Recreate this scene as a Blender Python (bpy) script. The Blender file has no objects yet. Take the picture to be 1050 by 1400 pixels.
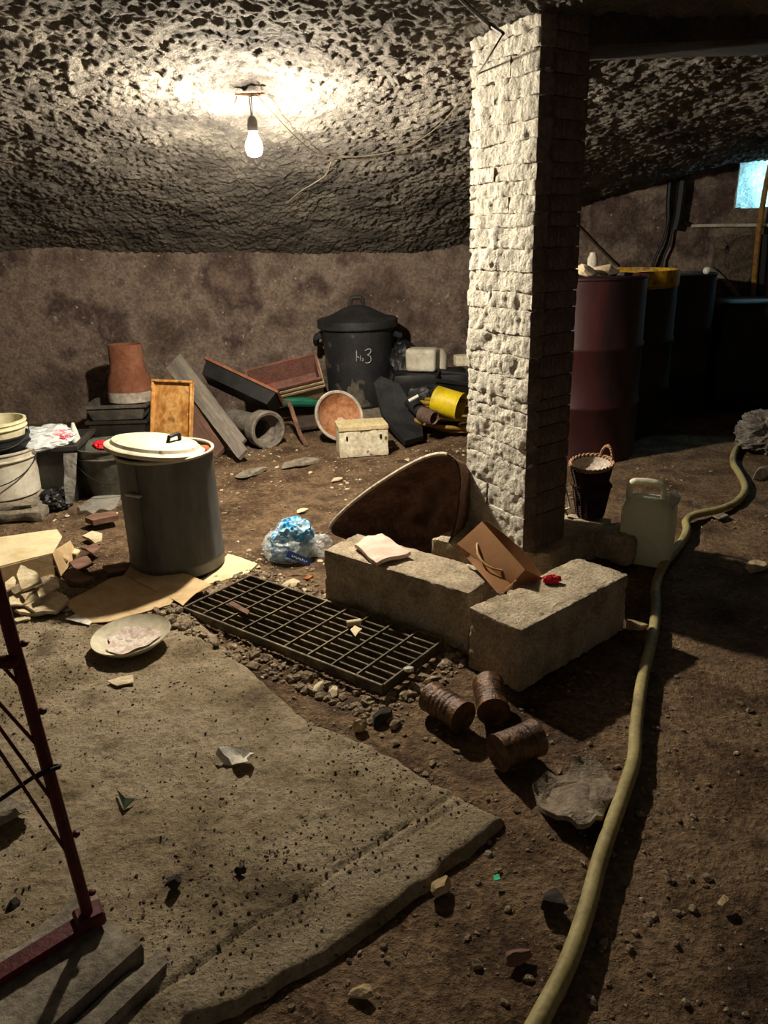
import bpy, bmesh, math, random
import numpy as np
from mathutils import Vector, Matrix

sc = bpy.context.scene
COL = sc.collection
rnd = random.Random(7)
PI = math.pi

# ------------------------------------------------------------------ camera
F_PX, VPX, VPY, EYE = 1050.0, 610.0, 3600.0, 1.5
_d = np.array([VPX - 525, VPY - 700, F_PX]); _d /= np.linalg.norm(_d)
_y = np.array([0, 0, 1.0]) - _d * _d[2]; _y /= np.linalg.norm(_y)
_x = np.cross(_d, _y)
if _x[0] < 0: _x = -_x
CW = np.array([_x, _y, -_d])                      # world axes as rows, in camera (x right, y down, z ahead)
cam = bpy.data.cameras.new('camera'); cam_o = bpy.data.objects.new('camera', cam); COL.objects.link(cam_o)
cam.sensor_fit = 'VERTICAL'; cam.sensor_height = 36.0; cam.lens = F_PX / 1400 * 36.0
cam.clip_start = 0.05
R = CW @ np.diag([1, -1, -1])
M4 = Matrix([list(R[0]) + [0], list(R[1]) + [0], list(R[2]) + [EYE], [0, 0, 0, 1]])
cam_o.matrix_world = M4
sc.camera = cam_o

# ------------------------------------------------------------------ world, light, exposure
sc.view_settings.view_transform = 'Standard'; sc.view_settings.look = 'None'
sc.view_settings.gamma = 1.0; sc.view_settings.exposure = 0.0
sc.view_settings.use_curve_mapping = False
w = bpy.data.worlds.new('world'); sc.world = w; w.use_nodes = True
w.node_tree.nodes['Background'].inputs[0].default_value = (1.0, 0.90, 0.78, 1)
w.node_tree.nodes['Background'].inputs[1].default_value = 0.155
BULB = (-0.569, 4.049, 1.925)
BULB_STRENGTH = 5400.0
COOL_STRENGTH = 380.0

# ------------------------------------------------------------------ helpers
def _ray(px, py): return CW @ np.array([(px - 525) / F_PX, (py - 700) / F_PX, 1.0])
def G(px, py, z=0.0):
    """point of the photograph that lies at height z"""
    r = _ray(px, py); t = (z - EYE) / r[2]; return Vector((t * r[0], t * r[1], z))
def D(px, py, yv):
    """point of the photograph that lies at distance yv into the room"""
    r = _ray(px, py); t = yv / r[1]; return Vector((t * r[0], yv, EYE + t * r[2]))

def lin(h):
    h = h.lstrip('#'); o = []
    for i in (0, 2, 4):
        c = int(h[i:i + 2], 16) / 255
        o.append(c / 12.92 if c <= .04045 else ((c + .055) / 1.055) ** 2.4)
    return (*o, 1)

def _hash(i, j, k, s):
    h = (i.astype(np.int64) * 374761393 + j.astype(np.int64) * 668265263 + k.astype(np.int64) * 2147483647 + s * 974711)
    h &= 0xffffffff; h = ((h ^ (h >> 13)) * 1274126177) & 0xffffffff; h = ((h ^ (h >> 16)) * 2246822519) & 0xffffffff
    return ((h ^ (h >> 15)) & 0xffffff) / float(0xffffff)
def vnoise(p, s=0):
    p = np.asarray(p, float); q = np.floor(p); f = p - q; f = f * f * f * (f * (f * 6 - 15) + 10); q = q.astype(np.int64)
    i, j, k = q[:, 0], q[:, 1], q[:, 2]; u, v, t = f[:, 0], f[:, 1], f[:, 2]
    def L(a, b, w_): return a + (b - a) * w_
    return L(L(L(_hash(i, j, k, s), _hash(i + 1, j, k, s), u), L(_hash(i, j + 1, k, s), _hash(i + 1, j + 1, k, s), u), v),
             L(L(_hash(i, j, k + 1, s), _hash(i + 1, j, k + 1, s), u), L(_hash(i, j + 1, k + 1, s), _hash(i + 1, j + 1, k + 1, s), u), v), t) * 2 - 1
def fbm(p, o=4, s=0, g=.5):
    p = np.asarray(p, float); a = 1; r = 0; n = 0
    for i in range(o):
        r = r + a * vnoise(p * 2 ** i + i * 17.3, s + i); n += a; a *= g
    return r / n

def tag(o, label=None, cat=None, group=None, kind=None):
    if label: o['label'] = label
    if cat: o['category'] = cat
    if group: o['group'] = group
    if kind: o['kind'] = kind
    return o

class MB:
    def __init__(s): s.v = []; s.f = []; s.sm = []
    def add(s, vs, fs, smooth=True):
        n = len(s.v); s.v += [tuple(v) for v in vs]
        s.f += [tuple(i + n for i in f) for f in fs]; s.sm += [smooth] * len(fs); return s
    def box(s, c, d, M=None, bev=0.0):
        """box of size d about c, chamfered by bev"""
        b = min(bev, min(d) * .45); h = [x / 2 for x in d]; vs = []; idx = {}
        if b <= 0:
            for x in (-1, 1):
                for y in (-1, 1):
                    for z in (-1, 1): vs.append(Vector((x * h[0], y * h[1], z * h[2])))
            fs = [(0, 1, 3, 2), (4, 6, 7, 5), (0, 4, 5, 1), (2, 3, 7, 6), (0, 2, 6, 4), (1, 5, 7, 3)]
        else:
            for x in (-1, 1):
                for y in (-1, 1):
                    for z in (-1, 1):
                        for a in range(3):
                            p = [x * (h[0] - b), y * (h[1] - b), z * (h[2] - b)]; p[a] = (x, y, z)[a] * h[a]
                            idx[(x, y, z, a)] = len(vs); vs.append(Vector(p))
            fs = []
            for a in range(3):
                o1, o2 = [q for q in range(3) if q != a]
                for sg in (-1, 1):
                    q = []
                    for u, t in ((-1, -1), (1, -1), (1, 1), (-1, 1)):
                        k = [0, 0, 0]; k[a] = sg; k[o1] = u; k[o2] = t; q.append(idx[(*k, a)])
                    fs.append(q)
                for u in (-1, 1):
                    for t in (-1, 1):
                        k1 = [0, 0, 0]; k1[a] = -1; k1[o1] = u; k1[o2] = t; k2 = list(k1); k2[a] = 1
                        fs.append((idx[(*k1, o1)], idx[(*k1, o2)], idx[(*k2, o2)], idx[(*k2, o1)]))
            for x in (-1, 1):
                for y in (-1, 1):
                    for z in (-1, 1): fs.append(tuple(idx[(x, y, z, a)] for a in range(3)))
        c = Vector(c)
        vs = [(M @ v if M else v) + c for v in vs]
        return s.add(vs, fs, False)
    def lathe(s, prof, seg=32, M=None, o=(0, 0, 0), sx=1, sy=1):
        vs = []; fs = []; o = Vector(o); n = len(prof)
        for r, z in prof:
            for k in range(seg):
                a = 2 * PI * k / seg; v = Vector((r * math.cos(a) * sx, r * math.sin(a) * sy, z))
                vs.append((M @ v if M else v) + o)
        for i in range(n - 1):
            for k in range(seg): k2 = (k + 1) % seg; fs.append((i * seg + k, i * seg + k2, i * seg + seg + k2, i * seg + seg + k))
        return s.add(vs, fs)
    def tube(s, pts, r, seg=8, caps=True, closed=False):
        pts = [Vector(p) for p in pts]; n = len(pts); vs = []; fs = []; up = None
        rr = r if isinstance(r, (list, tuple)) else [r] * n
        for i, p in enumerate(pts):
            a = pts[(i - 1) % n] if closed else pts[max(i - 1, 0)]; b = pts[(i + 1) % n] if closed else pts[min(i + 1, n - 1)]
            t = (b - a).normalized()
            if up is None: up = Vector((0, 0, 1)) if abs(t.z) < .9 else Vector((1, 0, 0))
            up = (up - t * up.dot(t)).normalized(); sd = t.cross(up)
            for k in range(seg):
                an = 2 * PI * k / seg; vs.append(p + (up * math.cos(an) + sd * math.sin(an)) * rr[i])
        m = n if closed else n - 1
        for i in range(m):
            j = (i + 1) % n
            for k in range(seg): k2 = (k + 1) % seg; fs.append((i * seg + k, j * seg + k, j * seg + k2, i * seg + k2))
        if caps and not closed: fs.append(tuple(range(seg))); fs.append(tuple(range(n * seg - 1, n * seg - seg - 1, -1)))
        return s.add(vs, fs)
    def loft(s, rings, closed=True, cap0=False, cap1=False):
        m = len(rings[0]); vs = [v for r in rings for v in r]; fs = []
        for i in range(len(rings) - 1):
            for k in range(m if closed else m - 1):
                k2 = (k + 1) % m; fs.append((i * m + k, i * m + k2, i * m + m + k2, i * m + m + k))
        if cap0: fs.append(tuple(range(m - 1, -1, -1)))
        if cap1: fs.append(tuple((len(rings) - 1) * m + k for k in range(m)))
        return s.add(vs, fs)
    def build(s, name, m, parent=None, loc=None, angle=35):
        me = bpy.data.meshes.new(name); me.from_pydata(s.v, [], s.f)
        me.polygons.foreach_set('use_smooth', [True] * len(me.polygons))
        bm = bmesh.new(); bm.from_mesh(me); bmesh.ops.recalc_face_normals(bm, faces=bm.faces); bm.to_mesh(me); bm.free()
        me.set_sharp_from_angle(angle=math.radians(angle))
        if m: me.materials.append(m)
        o = bpy.data.objects.new(name, me); COL.objects.link(o)
        if parent: o.parent = parent
        if loc is not None: o.location = loc
        return o

def thing(name, label, cat, loc=(0, 0, 0), rz=0, group=None, rot=None):
    o = bpy.data.objects.new(name, None); COL.objects.link(o); o.empty_display_size = .05
    o.location = loc; o.rotation_euler = rot if rot else (0, 0, rz)
    return tag(o, label, cat, group)
def place(o, loc, rz=0, rot=None):
    o.location = loc; o.rotation_euler = rot if rot else (0, 0, rz); return o

def axes(origin, ex, ez):
    """matrix with x along ex and z near ez"""
    ex = Vector(ex).normalized(); ez = Vector(ez); ez = (ez - ex * ez.dot(ex)).normalized(); ey = ez.cross(ex)
    return Matrix(((ex.x, ey.x, ez.x, origin[0]), (ex.y, ey.y, ez.y, origin[1]), (ex.z, ey.z, ez.z, origin[2]), (0, 0, 0, 1)))

# ---- materials
MATS = {}
def mat(name, cols, scale=6, rough=.8, metal=0, bump=.3, bscale=40, fine=.35, spec=.3, specks=None, stretch=None, bdist=.01, detail=6):
    """procedural: a large noise runs through the ramp cols, a fine noise mottles it, a third gives relief"""
    if name in MATS: return MATS[name]
    m = bpy.data.materials.new(name); m.use_nodes = True; nt = m.node_tree; N = nt.nodes; L = nt.links
    b = N['Principled BSDF']; b.inputs['Roughness'].default_value = rough; b.inputs['Metallic'].default_value = metal
    b.inputs['Specular IOR Level'].default_value = spec
    tc = N.new('ShaderNodeTexCoord'); vec = tc.outputs['Object']
    if stretch:
        mp = N.new('ShaderNodeMapping'); mp.inputs['Scale'].default_value = stretch; L.new(vec, mp.inputs[0]); vec = mp.outputs[0]
    n1 = N.new('ShaderNodeTexNoise'); n1.inputs['Scale'].default_value = scale; n1.inputs['Detail'].default_value = detail; n1.inputs['Roughness'].default_value = .6
    L.new(vec, n1.inputs['Vector'])
    cr = N.new('ShaderNodeValToRGB'); L.new(n1.outputs[0], cr.inputs[0])
    el = cr.color_ramp.elements; k = len(cols)
    while len(el) < k: el.new(.5)
    for i, c in enumerate(cols):
        el[i].position = .33 + .34 * i / max(k - 1, 1); el[i].color = lin(c) if isinstance(c, str) else c
    n2 = N.new('ShaderNodeTexNoise'); n2.inputs['Scale'].default_value = bscale; n2.inputs['Detail'].default_value = 5; n2.inputs['Roughness'].default_value = .65
    L.new(vec, n2.inputs['Vector'])
    mr = N.new('ShaderNodeMapRange'); mr.inputs[1].default_value = .3; mr.inputs[2].default_value = .7; mr.inputs[3].default_value = 1 - fine; mr.inputs[4].default_value = 1 + fine
    L.new(n2.outputs[0], mr.inputs[0])
    mx = N.new('ShaderNodeMix'); mx.data_type = 'RGBA'; mx.blend_type = 'MULTIPLY'; mx.inputs[0].default_value = 1
    L.new(cr.outputs[0], mx.inputs[6]); L.new(mr.outputs[0], mx.inputs[7]); col = mx.outputs[2]
    if specks:
        c, sscale, th = specks
        v = N.new('ShaderNodeTexNoise'); v.inputs['Scale'].default_value = sscale; v.inputs['Detail'].default_value = 3; L.new(tc.outputs['Object'], v.inputs['Vector'])
        r2 = N.new('ShaderNodeMapRange'); r2.inputs[1].default_value = th; r2.inputs[2].default_value = th + .05; L.new(v.outputs[0], r2.inputs[0])
        m2 = N.new('ShaderNodeMix'); m2.data_type = 'RGBA'; L.new(r2.outputs[0], m2.inputs[0]); L.new(col, m2.inputs[6]); m2.inputs[7].default_value = lin(c); col = m2.outputs[2]
    L.new(col, b.inputs['Base Color'])
    if bump:
        bp = N.new('ShaderNodeBump'); bp.inputs['Strength'].default_value = bump; bp.inputs['Distance'].default_value = bdist
        L.new(n2.outputs[0], bp.inputs['Height']); L.new(bp.outputs[0], b.inputs['Normal'])
    MATS[name] = m; return m

def grid_mesh(name, X, Y, Z, m, kind=None, parent=None):
    """X,Y,Z 2-D arrays -> one grid mesh"""
    ny, nx = X.shape; co = np.stack([X, Y, Z], -1).reshape(-1, 3).astype(np.float32)
    i = np.arange(ny * nx).reshape(ny, nx)
    f = np.stack([i[:-1, :-1], i[:-1, 1:], i[1:, 1:], i[1:, :-1]], -1).reshape(-1, 4)
    me = bpy.data.meshes.new(name); me.vertices.add(len(co)); me.vertices.foreach_set('co', co.ravel())
    me.loops.add(f.size); me.loops.foreach_set('vertex_index', f.ravel().astype(np.int32))
    me.polygons.add(len(f)); me.polygons.foreach_set('loop_start', np.arange(0, f.size, 4, dtype=np.int32))
    me.polygons.foreach_set('use_smooth', np.ones(len(f), bool)); me.update(); me.validate()
    me.materials.append(m); o = bpy.data.objects.new(name, me); COL.objects.link(o)
    if parent: o.parent = parent
    if kind: o['kind'] = kind
    return o

def rough_box(name, d, m, parent=None, res=.02, amp=.004, nscale=25, rnd_c=.01, seed=0, chips=0.0, warp=None, big=0.0, crag=0.0):
    """box of size d standing on z=0, its faces worn by noise; corners rounded by rnd_c"""
    n = [max(1, min(60, int(round(x / res)))) for x in d]; vs = {}; V = []; F = []
    def vid(a):
        if a not in vs: vs[a] = len(V); V.append([a[q] / n[q] - .5 for q in range(3)])
        return vs[a]
    for ax in range(3):
        u, v = [q for q in range(3) if q != ax]
        for sd in (0, n[ax]):
            for i in range(n[u]):
                for j in range(n[v]):
                    q = []
                    for di, dj in ((0, 0), (1, 0), (1, 1), (0, 1)):
                        a = [0, 0, 0]; a[ax] = sd; a[u] = i + di; a[v] = j + dj; q.append(vid(tuple(a)))
                    F.append(q)
    P = np.array(V) * np.array(d); h = np.array(d) / 2
    r = min(rnd_c, h.min() * .9)
    core = np.clip(P, -(h - r), h - r); dv = P - core; ln = np.linalg.norm(dv, axis=1, keepdims=True); nr = dv / np.maximum(ln, 1e-9)
    P = core + nr * np.minimum(ln, r)
    nz = fbm(P * nscale + seed * 13.7, 4, seed) * amp
    if big: nz = nz + fbm(P * nscale * .25 + seed * 3.1, 2, seed + 50) * big
    if crag: nz = nz + (.25 - np.abs(fbm(P * nscale * .55 + seed * 9.1, 2, seed + 30))) * crag
    if chips:
        ch = fbm(P * nscale * .45 + 91 + seed, 2, seed + 9); edge = ((h - np.abs(P)) < .03).sum(1) >= 2
        nz = nz - np.where(edge, np.clip(ch, 0, 1) * chips, 0)
    P = P + nr * nz[:, None]; P[:, 2] += h[2]
    if warp is not None: P = warp(P)
    b = MB(); b.add(P.tolist(), F); return b.build(name, m, parent, angle=50)

def ico(n=1):
    t = (1 + 5 ** .5) / 2
    v = [(-1, t, 0), (1, t, 0), (-1, -t, 0), (1, -t, 0), (0, -1, t), (0, 1, t), (0, -1, -t), (0, 1, -t), (t, 0, -1), (t, 0, 1), (-t, 0, -1), (-t, 0, 1)]
    f = [(0, 11, 5), (0, 5, 1), (0, 1, 7), (0, 7, 10), (0, 10, 11), (1, 5, 9), (5, 11, 4), (11, 10, 2), (10, 7, 6), (7, 1, 8), (3, 9, 4), (3, 4, 2), (3, 2, 6), (3, 6, 8), (3, 8, 9), (4, 9, 5), (2, 4, 11), (6, 2, 10), (8, 6, 7), (9, 8, 1)]
    v = [np.array(p) / np.linalg.norm(p) for p in v]
    for _ in range(n):
        c = {}; g = []
        def mid(a, b):
            k = (min(a, b), max(a, b))
            if k not in c: q = v[a] + v[b]; c[k] = len(v); v.append(q / np.linalg.norm(q))
            return c[k]
        for a, b, d in f: x, y, z = mid(a, b), mid(b, d), mid(d, a); g += [(a, x, z), (b, y, x), (d, z, y), (x, y, z)]
        f = g
    return np.array(v), f

def rock_mesh(size, seed, n=2, amp=.35, ridged=False):
    v, f = ico(n); v = v.copy(); nz = fbm(v * 1.4 + seed * 7.7, 3, seed)
    v = v * (1 + amp * nz[:, None])
    if ridged:
        r_ = np.random.default_rng(seed + 3)
        for _ in range(14):
            q = r_.normal(size=3); q /= np.linalg.norm(q); d = np.maximum(v @ q - r_.uniform(.45, .85), 0); v = v - d[:, None] * q
    return v * np.array(size), f
def rock(name, size, m, loc, rz=0, seed=0, n=2, amp=.35, sink=.25, tilt=0):
    v, f = rock_mesh(size, seed, n, amp, True); b = MB(); b.add(v.tolist(), f)
    o = b.build(name, m, angle=28); o.location = (loc[0], loc[1], loc[2] - v[:, 2].min() * (1 - sink)); o.rotation_euler = (tilt, 0, rz); return o

# ------------------------------------------------------------------ setting: ceiling, walls, floor, slab
def ywall(x): return np.interp(x, [-4.4, 1.2, 4.6], [6.6, 7.3, 6.95])
def zspring(x): return np.interp(x, [-4.4, -2.6, .3, .9, 1.3, 2.0, 3.0, 4.6], [1.47, 1.44, 1.31, 1.40, 1.56, 1.74, 1.97, 2.1])
def ztop(x): return np.interp(x, [-4, .4, 1.4, 4], [2.24, 2.22, 2.19, 2.19])
def ceil_base(x, y):
    u = np.clip((ywall(x) - y) / 4.1, 0, 1); b = zspring(x)
    return b + (ztop(x) - b) * (1 - (1 - u) ** 1.8)
M_ROCK = mat('chiselled_rock', ['#4a4541', '#69635b', '#837c71'], scale=3, rough=.95, bump=1.0, bscale=95, fine=.4, spec=.15, bdist=.02)
def build_ceiling():
    res = .0078
    xs = np.concatenate([np.arange(-4.3, -3.4, .03), np.arange(-3.4, 3.5, res), np.arange(3.5, 4.5, .03)]); ys = np.concatenate([np.arange(-1.5, 2.7, .06), np.arange(2.7, 7.42, res)])
    X, Y = np.meshgrid(xs, ys); Z = ceil_base(X, Y)
    p = np.stack([X, Y, Z * 0], -1).reshape(-1, 3)
    a = math.radians(28); ca, sa = math.cos(a), math.sin(a)
    q = np.stack([(p[:, 0] * ca + p[:, 1] * sa), (-p[:, 0] * sa + p[:, 1] * ca) * .78, p[:, 2]], -1)    # picks struck along one slant
    q = q + .02 * np.stack([vnoise(q * 9, 5), vnoise(q * 9, 6), q[:, 0] * 0], -1)
    pits = fbm(q * 29, 2, 3, .6) * .012 - np.clip(fbm(q * 36, 2, 4), .0, 1) * .017
    lumps = fbm(p * 2.2, 3, 11) * .024 + fbm(q * 6, 2, 21) * .010
    fine = fbm(q * 55, 1, 31) * .005
    Z = Z + (lumps + pits + fine).reshape(Z.shape) + .012
    o = grid_mesh('ceiling', X, Y, Z, M_ROCK, 'structure')
    return o
build_ceiling()

M_WALL = mat('stained_render', ['#483c34', '#62534a', '#7e6e61', '#4a3c38', '#705f54'], scale=1.5, rough=.95, bump=.7, bscale=38, fine=.4, spec=.15, specks=('#a89a88', 26, .68), bdist=.02, detail=9)
_n = D(1009, 283, 7.06); NX0, NZ0, NX1 = _n.x, _n.z, 4.1
def build_wall():
    xs = np.arange(-4.4, 4.6, .015); vs = np.linspace(0, 1, 120); X, V = np.meshgrid(xs, vs)
    Zt = zspring(X) + .1; Z = -.06 + V * (Zt + .06)
    p = np.stack([X, Z * 1.0, X * 0], -1).reshape(-1, 3)
    dz = (fbm(p * 1.6, 3, 41) * .04 + fbm(p * 9, 4, 43) * .014 + fbm(p * 40, 2, 47) * .005).reshape(X.shape)
    Yv = ywall(X) + dz
    o = grid_mesh('wall_back', X, Yv, Z, M_WALL, 'structure')
    hole = ((X > NX0) & (X < NX1) & (Z > NZ0)).ravel()
    bm = bmesh.new(); bm.from_mesh(o.data); bm.verts.ensure_lookup_table()
    bmesh.ops.delete(bm, geom=[v for v in bm.verts if hole[v.index]], context='VERTS'); bm.to_mesh(o.data); bm.free()
    # deep hatch at the right, its limewashed inside lit by the cool lamp
    M_LIME = mat('limewash', ['#8f9a9a', '#b3bab8', '#c6cbc9'], scale=8, rough=.9, bump=1, bscale=40, bdist=.02)
    y0 = float(ywall(NX0)) - .02; y1 = y0 + .5; x0, x1, z0, z1 = NX0 - .012, NX1 + .012, NZ0 - .012, 2.35
    def quad(nm, f, n=40):
        U, V_ = np.meshgrid(np.linspace(0, 1, n), np.linspace(0, 1, n)); a = f(U, V_); p = np.stack([a[0] + 0 * U, a[1] + 0 * U, a[2] + 0 * U], -1).reshape(-1, 3)
        d = (fbm(p * 12, 4, 95) * .03).reshape(U.shape); grid_mesh(nm, a[0] + 0 * U + d * .3, a[1] + 0 * U + d, a[2] + 0 * U + d * .3, M_LIME, 'structure')
    quad('wall_hatch_back', lambda u, v: (x0 + u * (x1 - x0), y1, z0 + v * (z1 - z0))); quad('wall_hatch_left', lambda u, v: (x0, y0 + u * (y1 - y0), z0 + v * (z1 - z0))); quad('wall_hatch_right', lambda u, v: (x1, y0 + u * (y1 - y0), z0 + v * (z1 - z0)))
    quad('wall_hatch_sill', lambda u, v: (x0 + u * (x1 - x0), y0 + v * (y1 - y0), z0)); quad('wall_hatch_top', lambda u, v: (x0 + u * (x1 - x0), y0 + v * (y1 - y0), z1))
    return o
build_wall()
for nm, xw, sg in (('wall_left', -4.25, 1), ('wall_right', 4.4, -1)):
    ys = np.arange(-1.4, 7.2, .05); zs = np.linspace(-.06, 2.5, 50); Yg, Zg = np.meshgrid(ys, zs)
    p = np.stack([Yg, Zg, Yg * 0], -1).reshape(-1, 3)
    Xg = xw + (fbm(p * 1.6, 3, 61) * .05 + fbm(p * 9, 3, 63) * .015).reshape(Yg.shape)
    grid_mesh(nm, Xg, Yg, Zg, M_WALL, 'structure')

SLAB_Z = .035
GR_C, GR_A, GR_L, GR_W = Vector((-.322, 2.745)), math.radians(-37.5), 1.05, .385
M_DIRT = mat('dark_dirt', ['#433226', '#604b37', '#7d664d', '#4d3c30'], scale=3.0, rough=.95, bump=1.0, bscale=48, fine=.5, spec=.2, specks=('#8f7d66', 60, .68), bdist=.03, detail=8)
SLAB = [(-60, 700), (20, 735), (95, 800), (200, 815), (258, 832), (300, 880), (430, 985), (500, 1013), (560, 1045), (610, 1073), (690, 1108), (640, 1152), (560, 1215), (470, 1275), (400, 1320), (330, 1365), (245, 1385), (200, 1520), (-60, 1560)]
SLAB_W = [(-1.9, 3.9)] + [tuple(G(*q, z=SLAB_Z)[:2]) for q in SLAB[1:-2]] + [(-.5, .55), (-2.6, .55), (-2.9, 2.0)]
def sdist(P, poly):
    """signed distance of points P to a polygon, inside positive"""
    d = np.full(len(P), 1e9); ins = np.zeros(len(P), bool); n = len(poly)
    for i in range(n):
        a = np.array(poly[i]); b = np.array(poly[(i + 1) % n]); ab = b - a
        t = np.clip(((P - a) @ ab) / (ab @ ab), 0, 1); d = np.minimum(d, np.linalg.norm(P - a - t[:, None] * ab, axis=1))
        c = (a[1] > P[:, 1]) != (b[1] > P[:, 1])
        xi = a[0] + (P[:, 1] - a[1]) / np.where(b[1] == a[1], 1e-9, b[1] - a[1]) * (b[0] - a[0]); ins ^= c & (P[:, 0] < xi)
    return np.where(ins, d, -d)
def floor_z(x, y):
    p = np.stack([np.ravel(x), np.ravel(y), np.zeros(np.size(x))], -1)
    rough = np.clip(.55 + .5 * fbm(p * .8, 2, 70), .25, 1)
    z = fbm(p * 1.3, 3, 71) * .016 + fbm(p * 8, 3, 73) * .008 * rough + np.clip(fbm(p * 26, 3, 75), -.1, 1) * .017 * rough - .006
    return z
def build_floor():
    res = .012
    xs = np.arange(-4.3, 4.5, .015); ys = np.concatenate([np.arange(-1.4, .5, .06), np.arange(.5, 7.42, .015)])
    X, Y = np.meshgrid(xs, ys); Z = floor_z(X, Y)
    dx = X.ravel() - GR_C.x; dy = Y.ravel() - GR_C.y; ca, sa = math.cos(GR_A), math.sin(GR_A)
    u = np.abs(dx * ca + dy * sa) - (GR_L / 2 - .012); v = np.abs(-dx * sa + dy * ca) - (GR_W / 2 - .012)
    e = np.maximum(u, v); pit = np.clip(-e / .03, 0, 1)
    Z = Z * (1 - pit) - .26 * pit
    P = np.stack([X.ravel(), Y.ravel()], -1); sd = sdist(P, SLAB_W)
    Z = Z - np.clip(sd / .05, 0, 1) * .02
    return grid_mesh('floor', X, Y, Z.reshape(X.shape), M_DIRT, 'structure')
FLOOR = build_floor()
M_SLAB = mat('dusty_concrete', ['#5c4f3c', '#82735a', '#978870', '#6b5d49'], scale=3.2, rough=.92, bump=.8, bscale=80, fine=.34, spec=.2, specks=('#3f3428', 85, .66), bdist=.012, detail=8)
LINE = [G(240, 1335, SLAB_Z), G(300, 1293, SLAB_Z), G(420, 1222, SLAB_Z), G(520, 1152, SLAB_Z), G(626, 1078, SLAB_Z)]
def slab_h(x, y):
    p = np.stack([x, y, x * 0], -1)
    sd = sdist(np.stack([x, y], -1), SLAB_W) + fbm(p * 7, 3, 81) * .02 + fbm(p * 30, 2, 82) * .006
    z = SLAB_Z + fbm(p * 1.7, 3, 83) * .006 + np.clip(fbm(p * 38, 3, 85), .0, 1) * .011 - .003 + fbm(p * 12, 2, 86) * .004
    # joint scored along the mortar strip, the strip itself trowelled smooth and falling to the edge
    A = np.array(LINE[0][:2]); B = np.array(LINE[-1][:2]); t = (B - A) / np.linalg.norm(B - A); nrm = np.array([t[1], -t[0]])
    q = np.stack([x, y], -1) - A; s = q @ nrm + fbm(p * 9, 2, 88) * .008; al = q @ t; on = (al > -.3) & (al < np.linalg.norm(B - A) + .12)
    z = np.where(on & (s > 0), SLAB_Z - .004 - s * .05 + fbm(p * 6, 2, 87) * .003, z)
    z = z - np.where(on, .010 * np.exp(-(s / .006) ** 2), 0) - np.where(on & (al > .55), .006 * np.exp(-((s - .035) / .006) ** 2), 0)
    return np.where(sd > 0, z - .012 * np.exp(-sd / .008), np.maximum(z - .012 + sd * 3, -.05))
def build_slab():
    xs = np.arange(-3.0, .55, .0085); ys = np.arange(.5, 4.0, .0085); X, Y = np.meshgrid(xs, ys)
    Z = slab_h(X.ravel(), Y.ravel()).reshape(X.shape)
    ny, nx = X.shape
    keep = Z > -.049
    o = grid_mesh('floor_slab', X, Y, Z, M_SLAB, 'structure')
    bm = bmesh.new(); bm.from_mesh(o.data); bm.verts.ensure_lookup_table(); kk = keep.ravel()
    bmesh.ops.delete(bm, geom=[v for v in bm.verts if not kk[v.index]], context='VERTS'); bm.to_mesh(o.data); bm.free()
    return o
build_slab()

# beam that runs from the pillar head to the right
M_BEAM = mat('sooty_beam', ['#2b241f', '#3a312a', '#453a31'], scale=5, rough=.9, bump=.4, bscale=45)
bm_o = rough_box('beam', (3.7, .3, .36), M_BEAM, res=.06, amp=.006, nscale=12, rnd_c=.02, seed=4)
place(bm_o, (2.62, 3.36, 2.13), math.radians(-1)); bm_o['kind'] = 'structure'

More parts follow.
